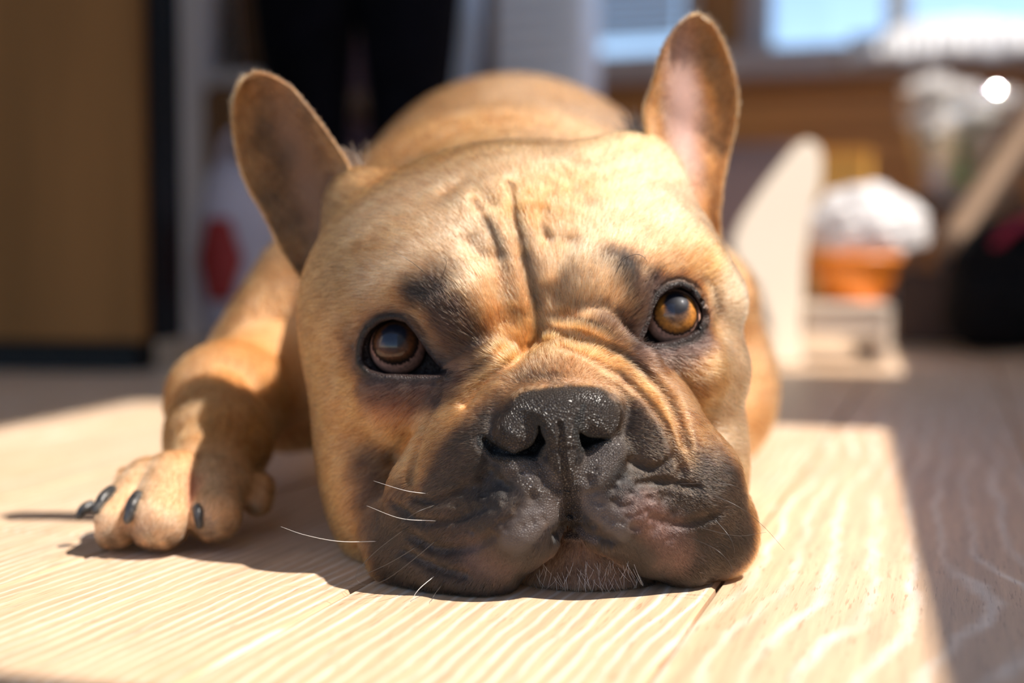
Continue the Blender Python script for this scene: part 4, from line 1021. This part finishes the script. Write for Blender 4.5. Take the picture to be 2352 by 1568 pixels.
# person standing behind the dog: continuous skinned figure, clothes grown from the same joints
def skinned(name, joints, edges, m, parent=None, sub=2):
    me = bpy.data.meshes.new(name); me.from_pydata([j[:3] for j in joints], edges, []); o = link(bpy.data.objects.new(name, me), parent)
    sk = o.modifiers.new('skin', 'SKIN'); sk.use_smooth_shade = True
    for i, j in enumerate(joints):
        sv = me.skin_vertices[0].data[i]; r = j[3] if isinstance(j[3], tuple) else (j[3], j[3]); sv.radius = r
    me.skin_vertices[0].data[0].use_root = True
    ss = o.modifiers.new('sub', 'SUBSURF'); ss.levels = sub; ss.render_levels = sub
    me.materials.append(m); return o
TR = noise_mat('black_trousers', (.0022, .0020, .0035), (.0045, .004, .007), 30, .95, Specular_IOR_Level=.1); DKT = noise_mat('navy_top', (.012, .012, .022), (.02, .018, .03), 30, .85)
SKN = mat('skin', (.52, .30, .21), .5, Subsurface_Weight=.1); HR = noise_mat('brown_hair', (.05, .025, .012), (.08, .04, .02), 60, .6, stretch=(1, 1, .1)); SHOE = mat('dark_shoe', (.015, .014, .016), .5)
pL = at(705, 300, 1.85); pR = at(940, 300, 1.85); pc = (pL + pR) / 2
per = empty('person', (pc[0], 1.85, 0), 0); tag(per, 'person standing behind the dog, seen from feet to knees in black trousers', 'person')
lx, rx = pL[0] - pc[0], pR[0] - pc[0]
# legs narrow to the ankle; joints: pelvis, hips, knees, ankles
J = [(0, 0, .92, (.15, .10)), (lx * .9, 0, .84, .088), (lx * .95, -.01, .66, .090), (lx, -.015, .48, .082), (lx, .01, .36, .064), (lx * .97, .02, .20, .050), (lx * .97, .02, .09, .048), (lx * .97, .015, .055, .046),
     (rx * .9, 0, .84, .088), (rx * .95, -.01, .66, .090), (rx, -.015, .48, .082), (rx, .01, .36, .064), (rx * .97, .02, .20, .050), (rx * .97, .02, .09, .048), (rx * .97, .015, .055, .046), (0, 0, 1.0, (.14, .095))]
skinned('trousers', J, [(0, 1), (1, 2), (2, 3), (3, 4), (4, 5), (5, 6), (6, 7), (0, 8), (8, 9), (9, 10), (10, 11), (11, 12), (12, 13), (13, 14), (0, 15)], TR, per)
J = [(0, 0, 1.0, (.145, .10)), (0, 0, 1.14, (.13, .095)), (0, 0, 1.30, (.155, .105)), (0, 0, 1.42, (.11, .08)), (0, 0, 1.49, .05),
     (-.17, 0, 1.38, .06), (-.22, .0, 1.14, .046), (-.20, -.08, .95, .036), (.17, 0, 1.38, .06), (.22, 0, 1.14, .046), (.20, -.08, .95, .036)]
skinned('jumper', J, [(0, 1), (1, 2), (2, 3), (3, 4), (3, 5), (5, 6), (6, 7), (3, 8), (8, 9), (9, 10)], DKT, per)
for s in (-1, 1):     # hands with five fingers
    hx, hy, hz = s * .20, -.09, .93
    J = [(hx, hy + .01, hz + .03, .022), (hx, hy, hz - .02, (.014, .030)), (hx, hy - .003, hz - .06, (.012, .034))]; Ed = [(0, 1), (1, 2)]
    for k, (oy, ln) in enumerate(((-.028, .060), (-.009, .072), (.010, .068), (.027, .052))):
        b0 = len(J); J += [(hx, hy + oy, hz - .075, .009), (hx - s * .004, hy + oy * 1.05, hz - .075 - ln * .5, .0085), (hx - s * .014, hy + oy * 1.05, hz - .07 - ln, .007)]; Ed += [(2, b0), (b0, b0 + 1), (b0 + 1, b0 + 2)]
    b0 = len(J); J += [(hx, hy - .038, hz - .035, .011), (hx - s * .006, hy - .055, hz - .07, .009)]; Ed += [(1, b0), (b0, b0 + 1)]
    skinned('hand', J, Ed, SKN, per, 1)
hd = blob('head', (0, -.01, 1.62), (.075, .092, .115), SKN, per, 2, .02, 1.5, 3)
skinned('neck', [(0, 0, 1.46, .055), (0, 0, 1.54, .050)], [(0, 1)], SKN, per)
blob('hair', (0, .012, 1.645), (.084, .095, .112), HR, per, 5, .05, 4, 4, -.03)
for s in (-1, 1):
    blob('eye', (s * .03, -.094, 1.625), (.013, .008, .008), mat('eye_white', (.7, .7, .7), .2), per, 0, 0, 1, 2); blob('ear', (s * .076, 0, 1.61), (.012, .02, .032), SKN, per, 1, .05, 2, 2)
blob('nose', (0, -.107, 1.60), (.012, .016, .022), SKN, per, 1, .03, 2, 2); blob('mouth', (0, -.098, 1.562), (.024, .008, .007), mat('lips', (.35, .12, .10), .4), per, 1, .03, 2, 2)
for x in (lx * .97, rx * .97):
    skinned('shoe', [(x, .06, .045, (.040, .040)), (x, 0, .050, (.044, .042)), (x, -.08, .040, (.046, .034)), (x, -.15, .030, (.040, .024))], [(0, 1), (1, 2), (2, 3)], SHOE, per)

# padded armchair far behind the legs
PL = noise_mat('plum_fabric', (.075, .035, .045), (.055, .026, .034), 30, .9, bump=.3)
q = at(865, 300, 3.15); ac_ = empty('armchair', (q[0], q[1], 0)); tag(ac_, 'low dark plum armchair half hidden behind the black trouser legs', 'armchair')
lb('backrest', ac_, -.16, .16, .28, .38, .12, .70, PL, .03); lb('seat', ac_, -.16, .16, .0, .279, .12, .30, PL, .03)
for x in (-.22, .161): lb('armrest', ac_, x, x + .058, .0, .38, .10, .42, PL, .02)
for x in (-.19, .19):
    for y in (.03, .34): lb('leg', ac_, x - .015, x + .015, y - .015, y + .015, 0, .099, BLK)
# wooden chair with a pale blue towel, farther back
CHW = noise_mat('brown_chair_wood', (.16, .085, .045), (.11, .055, .028), 4, .5, stretch=(1, 1, .2))
q = at(1118, 300, 2.6); ch = empty('chair', (q[0], q[1], 0), ROOM_ROT); tag(ch, 'brown wooden chair behind the dog with a pale blue towel hanging over it', 'chair')
for x in (-.36, 0.0): lb('leg', ch, x - .026, x + .026, .0, .05, 0, .84, CHW, .006)
for x in (-.36, 0.0): lb('leg', ch, x - .022, x + .022, .36, .40, 0, .42, CHW, .006)
lb('seat', ch, -.39, .03, -.0, .42, .421, .455, CHW, .01); 
for zz in (.56, .68, .80): lb('rail', ch, -.333, -.027, .01, .035, zz, zz + .05, CHW, .005)
lb('stretcher', ch, -.333, -.027, .012, .036, .25, .29, CHW, .005)
TW = noise_mat('pale_towel', (.66, .76, .88), (.72, .80, .90), 60, .9, bump=.5)
vs, fs = [], []; q2 = at(1052, 60, 2.55)
n1, n2 = 12, 30; vs = []
for j in range(n2 + 1):
    z_ = .80 - .47 * j / n2; hw = .034 * (1 if j < n2 - 4 else math.sqrt(max(0.02, 1 - ((j - n2 + 4) / 4.05) ** 2)))
    for i in range(n1 + 1):
        x_ = (i / n1 - .5) * 2; vs.append((x_ * hw, -.012 - .008 * math.sin(i * 1.3 + j * .1), z_))
fs = [(j * (n1 + 1) + i, j * (n1 + 1) + i + 1, (j + 1) * (n1 + 1) + i + 1, (j + 1) * (n1 + 1) + i) for j in range(n2) for i in range(n1)]
t_w = mesh_obj('towel', vs, fs, TW); t_w.location = (q2[0], q2[1], 0); md = t_w.modifiers.new('s', 'SOLIDIFY'); md.thickness = .012
tag(t_w, 'narrow pale blue towel hanging down just right of the dark trouser legs', 'towel')
# white slotted basket / hamper
HP = noise_mat('white_plastic', (.82, .86, .92), (.76, .82, .90), 8, .4)
q = at(1222, 215, 2.35); hp = empty('laundry_hamper', (q[0], q[1], 0), ROOM_ROT); tag(hp, 'white slotted plastic laundry hamper right of the brown chair', 'hamper')
hw = .058; ph = .62
for k in range(7):
    x = -hw + 2 * hw * k / 6; lb('upright', hp, x - .0065, x + .0065, -.004, .004, .03, ph, HP, .001)
for k in range(20): lb('band', hp, -hw, hw, -.008, -.0041, .04 + k * .0295, .04 + k * .0295 + .018, HP, .001)
lb('back_panel', hp, -hw, hw, .11, .116, .0, ph, HP); lb('side_panel', hp, -hw - .008, -hw - .001, -.004, .116, 0, ph, HP); lb('side_panel', hp, hw + .001, hw + .034, -.004, .116, 0, ph, HP, .01); lb('base', hp, -hw, hw, .005, .109, 0, .02, HP)

# cream step stool in the sun at the right
CR = noise_mat('cream_paint', (.80, .70, .58), (.76, .66, .54), 5, .55)
def slab(name, pts, Y, th, m, parent, origin):
    b_ = bmesh.new(); P = [Vector(at(x, y, Y(x))) - Vector(origin) for x, y in pts]
    f = b_.faces.new([b_.verts.new(p) for p in P]); r = bmesh.ops.extrude_face_region(b_, geom=[f])
    bmesh.ops.translate(b_, verts=[v for v in r['geom'] if isinstance(v, bmesh.types.BMVert)], vec=(th * .3, th, 0)); bmesh.ops.recalc_face_normals(b_, faces=b_.faces)
    bmesh.ops.bevel(b_, geom=b_.edges[:], offset=.004, segments=2, affect='EDGES', clamp_overlap=True); return bm_obj(name, b_, m, parent)
so = at(1800, 838, 1.60); so[2] = 0; st = empty('step_stool', so); tag(st, 'cream painted wooden stool with a slanting side panel, sunlit right of the dog', 'stool')
out = [(1795, 372), (1838, 322), (1868, 322), (1884, 345), (1882, 420), (1856, 500), (1842, 600), (1838, 700), (1842, 840), (1768, 840), (1762, 740), (1735, 660), (1690, 610), (1676, 560), (1700, 505), (1750, 430)]
slab('side_panel', out, lambda x: 1.54 + (x - 1676) * .00034, .035, CR, st, so)
lb('rail', st, *(lambda a, b: (a[0] - so[0] + .002, b[0] - so[0], 0.01, .03, b[2], a[2]))(at(1845, 716, 1.61), at(2025, 775, 1.61)), CR)
lb('rail', st, *(lambda a, b: (a[0] - so[0] + .002, b[0] - so[0], .12, .14, b[2], a[2]))(at(1845, 716, 1.61), at(2025, 775, 1.61)), CR)
lb('leg', st, *(lambda a, b: (a[0] - so[0], b[0] - so[0], .008, .142, 0, a[2]))(at(2026, 700, 1.61), at(2048, 775, 1.61)), CR)
lb('step', st, *(lambda a, b: (a[0] - so[0] + .002, b[0] - so[0], .005, .145, a[2] + .0005, a[2] + .010))(at(1845, 716, 1.61), at(2048, 716, 1.61)), CR)
ztop = at(1845, 716, 1.61)[2] + .011
# orange pot on the step, white carrier bag over it
OR = mat('orange_glaze', (.92, .27, .025), .4)
pot = empty('pot', (at(1965, 700, 1.68)[0], 1.69, ztop)); tag(pot, 'orange pot on the cream stool under the white carrier bag', 'pot')
def lathe(name, prof, m, parent, n=40):
    vs, fs = [], []
    for r, z_ in prof:
        for k in range(n): vs.append((r * math.cos(2 * math.pi * k / n), r * math.sin(2 * math.pi * k / n), z_))
    for i in range(len(prof) - 1):
        for k in range(n): fs.append((i * n + k, i * n + (k + 1) % n, (i + 1) * n + (k + 1) % n, (i + 1) * n + k))
    return mesh_obj(name, vs, fs, m, parent)
lathe('body', [(0, 0), (.036, 0), (.040, .004), (.050, .06), (.054, .085), (.051, .085), (.046, .06), (.034, .006), (0, .006)], OR, pot)
lathe('rim', [(.0545, .078), (.058, .080), (.058, .092), (.0545, .094), (.0515, .092), (.0515, .0855)], OR, pot)
pot.scale = (1, 1, .6)
PB = mat('thin_white_plastic', (.90, .89, .89), .4); _n = PB.node_tree; _t = _n.nodes.new('ShaderNodeBsdfTranslucent'); _t.inputs[0].default_value = (.9, .88, .86, 1); _m = _n.nodes.new('ShaderNodeMixShader'); _m.inputs[0].default_value = .35; _n.links.new(_n.nodes['Principled BSDF'].outputs[0], _m.inputs[1]); _n.links.new(_t.outputs[0], _m.inputs[2]); _n.links.new(_m.outputs[0], _n.nodes['Material Output'].inputs['Surface'])
cbg = blob('carrier_bag', (at(1985, 500, 1.7)[0], 1.69, ztop + .0975), (.084, .052, .046), PB, None, 12, .24, 2.6, 5, -.040, cone=.35); tag(cbg, 'crumpled white plastic carrier bag lying on the orange pot', 'bag')
# amber box behind
bx = at(1942, 372, 2.4); hb_ = at(1942, 400, 2.4)
ab = empty('box', (bx[0], 2.45, 0), ROOM_ROT); tag(ab, 'amber yellow cardboard box showing above the white carrier bag', 'box')
AM = noise_mat('amber_card', (.92, .50, .10), (.86, .44, .08), 12, .6); lb('body', ab, -.050, .050, 0, .12, 0, bx[2] + .015, AM, .003); lb('lid', ab, -.053, .053, -.003, .123, bx[2] + .0155, bx[2] + .026, AM, .003)
# grey storage crate by the stool
q = at(1725, 330, 2.5); cr_ = empty('storage_crate', (q[0], q[1], 0), ROOM_ROT); tag(cr_, 'lilac grey storage crate against the panelling behind the cream stool', 'crate')
GR = noise_mat('lilac_grey', (.28, .20, .20), (.24, .17, .17), 6, .6); lb('body', cr_, -.09, .07, 0, .22, 0, q[2] - .02, GR, .006); lb('lid', cr_, -.095, .075, -.005, .225, q[2] - .0195, q[2], GR, .006)
# glass vase with white flowers
DG = noise_mat('dark_grey_stand', (.10, .09, .10), (.07, .065, .07), 8, .6)
q = at(2200, 450, 2.33); vz = q[2]
stn = empty('stand', (q[0], 2.35, 0), .2); tag(stn, 'dark grey low stand under the flower vase', 'stand')
lb('top', stn, -.08, .10, -.08, .08, vz - .015, vz, DG)
for x in (-.05, .08):
    for y in (-.05, .05): lb('leg', stn, x - .008, x + .008, y - .008, y + .008, 0, vz - .0155, DG)
va = empty('flower_vase', (q[0] + .012, 2.35, vz)); va.scale = (1, 1, 1); tag(va, 'clear glass vase of white flowers and green leaves at the right edge', 'vase')
GV = GL.copy(); GV.name = 'vase_glass'; GV.node_tree.nodes['Value'].outputs[0].default_value = .16
lathe('glass', [(.0, .001), (.060, .001), (.066, .010), (.092, .11), (.112, .17), (.109, .17), (.089, .11), (.062, .014), (.0, .012)], GV, va)
LF = noise_mat('leaf_green', (.16, .36, .04), (.08, .22, .03), 40, .5); PT = PB
rr_ = np.random.default_rng(8); zc = np.array((0, 0, .10))
for k in range(24):
    a = rr_.random() * 6.28; rad = .02 + .065 * rr_.random(); top = np.array((rad * math.cos(a), rad * math.sin(a) * .6, .085 + .10 * rr_.random()))
    vs, fs = tube(curve_pts([(0.02 * math.cos(a), .01 * math.sin(a), .015), zc * .9 + top * .1, top], 10), .0016, 6); mesh_obj('stem', vs, fs, LF, va)
    # bloom: petals ringed round the stem end
    vs, fs = [], []
    for ring, (npet, tilt, ln) in enumerate(((8, .25, .040), (7, .75, .032), (5, 1.15, .022))):
        for p_ in range(npet):
            th = 2 * math.pi * p_ / npet + ring * .4; d = np.array((math.cos(th) * math.cos(tilt), math.sin(th) * math.cos(tilt), math.sin(tilt))); s_ = np.array((-math.sin(th), math.cos(th), 0)); n0 = len(vs)
            for t, w_ in ((0, .15), (.4, .9), (.75, 1), (1, .35)):
                c = top + d * ln * t + np.array((0, 0, .006 * t * t)); vs += [c - s_ * .012 * w_, c + np.array((0, 0, -.001)), c + s_ * .012 * w_]
            for i in range(3): fs += [(n0 + 3 * i, n0 + 3 * i + 1, n0 + 3 * i + 4, n0 + 3 * i + 3), (n0 + 3 * i + 1, n0 + 3 * i + 2, n0 + 3 * i + 5, n0 + 3 * i + 4)]
    mesh_obj('bloom', vs, fs, PT, va)
for k in range(12):
    a = rr_.random() * 6.28; b0 = np.array((.02 * math.cos(a), .02 * math.sin(a), .03 + .06 * rr_.random())); d = np.array((math.cos(a) * .8, math.sin(a) * .5, .15 + .5 * rr_.random())); s_ = np.cross(d, (0, 0, 1)); s_ /= np.linalg.norm(s_); vs = []; fs = []
    for t, w_ in ((0, .1), (.3, .8), (.6, 1), (.85, .6), (1, .05)):
        c = b0 + d * .065 * t - np.array((0, 0, .02 * t * t)); vs += [c - s_ * .013 * w_, c + np.array((0, 0, -.002)), c + s_ * .013 * w_]
    for i in range(4): fs += [(3 * i, 3 * i + 1, 3 * i + 4, 3 * i + 3), (3 * i + 1, 3 * i + 2, 3 * i + 5, 3 * i + 4)]
    mesh_obj('leaf', vs, fs, LF, va)
# black backpack with magenta trim at the right edge, beige slanting wooden leg
BG = noise_mat('black_nylon', (.004, .0035, .004), (.008, .007, .008), 40, .85, bump=.3, Specular_IOR_Level=.15); MG = mat('magenta_trim', (.30, .01, .05), .6)
q = onfloor(2300, 812); bk = empty('backpack', (q[0] + .02, q[1] + .07, 0)); tag(bk, 'black backpack with magenta trim on the floor at the right edge', 'backpack')
blob('body', (.03, 0, .085), (.10, .07, .10), BG, bk, 3, .10, 1.8, 4, -.0845, .85); blob('pocket', (-.02, -.045, .055), (.07, .045, .056), BG, bk, 6, .08, 2, 4, -.0545, .85)
vs, fs = tube(curve_pts([(-.02, -.03, .14), (.0, -.06, .17), (.04, -.06, .18), (.09, -.03, .16)], 20), .008, 8); mesh_obj('trim_piping', vs, fs, MG, bk)
bxm = noise_mat('dark_brown_box', (.055, .022, .010), (.04, .016, .008), 6, .6)
q = at(2150, 620, 1.98); db = empty('box', (q[0], 1.99, 0), ROOM_ROT); tag(db, 'dark brown box on the floor between orange pot and black backpack', 'box')
lb('body', db, -.055, .075, 0, .10, 0, q[2] - .006, bxm, .004); lb('lid', db, -.058, .078, -.003, .103, q[2] - .0055, q[2], bxm, .002)
BE = noise_mat('beige_mat', (.42, .27, .17), (.36, .23, .14), 5, .7)
r0_ = at(2180, 590, 2.03); r1_ = at(2420, 235, 2.10); r0_[2] = q[2] + .026
vs, fs = tube([r0_ + (r1_ - r0_) * t for t in np.linspace(0, 1, 12)], .026, 24); rl = mesh_obj('rolled_mat', vs, fs, BE); tag(rl, 'beige rolled mat leaning diagonally on the dark brown box at right', 'mat')
# crumpled white cloths on the sill
px = 2185; cx = (px - 1176) / FPX; Yw = (VB - .085) / (math.cos(YAW) + math.sin(YAW) * cx); hh = .040
cl = empty('cloth', (cx * Yw, Yw, SZ + .010), ROOM_ROT); tag(cl, 'rumpled sunlit white cloth spread along the window sill at right', 'cloth')
blob('heap', (0, .0, hh * .62), (.255, .050, hh), PB, cl, 33, .22, 3.4, 5, -hh * .62 + .0005, cone=.5)
vs, fs = [], []; n1 = 90; prof = [(-.020, .014), (-.050, .020), (-.074, .014), (-.086, .002), (-.100, -.030), (-.118, -.062)]
for i in range(n1 + 1):
    u_ = -.255 + .53 * i / n1; wv = .004 * math.sin(i * .55) + .003 * math.sin(i * 1.31 + 1); dr = .85 + .15 * math.sin(i * .21 + 2)
    for (y_, z_) in prof: vs.append((u_, y_ + wv * (1 if z_ < .01 else .3) - .004, z_ * (dr if z_ < 0 else 1) + (abs(wv) if z_ > .01 else 0)))
k = len(prof)
for i in range(n1):
    for j in range(k - 1): fs.append((i * k + j, i * k + j + 1, (i + 1) * k + j + 1, (i + 1) * k + j))
dr_ = mesh_obj('drape', vs, fs, PB, cl); md = dr_.modifiers.new('s', 'SOLIDIFY'); md.thickness = .002
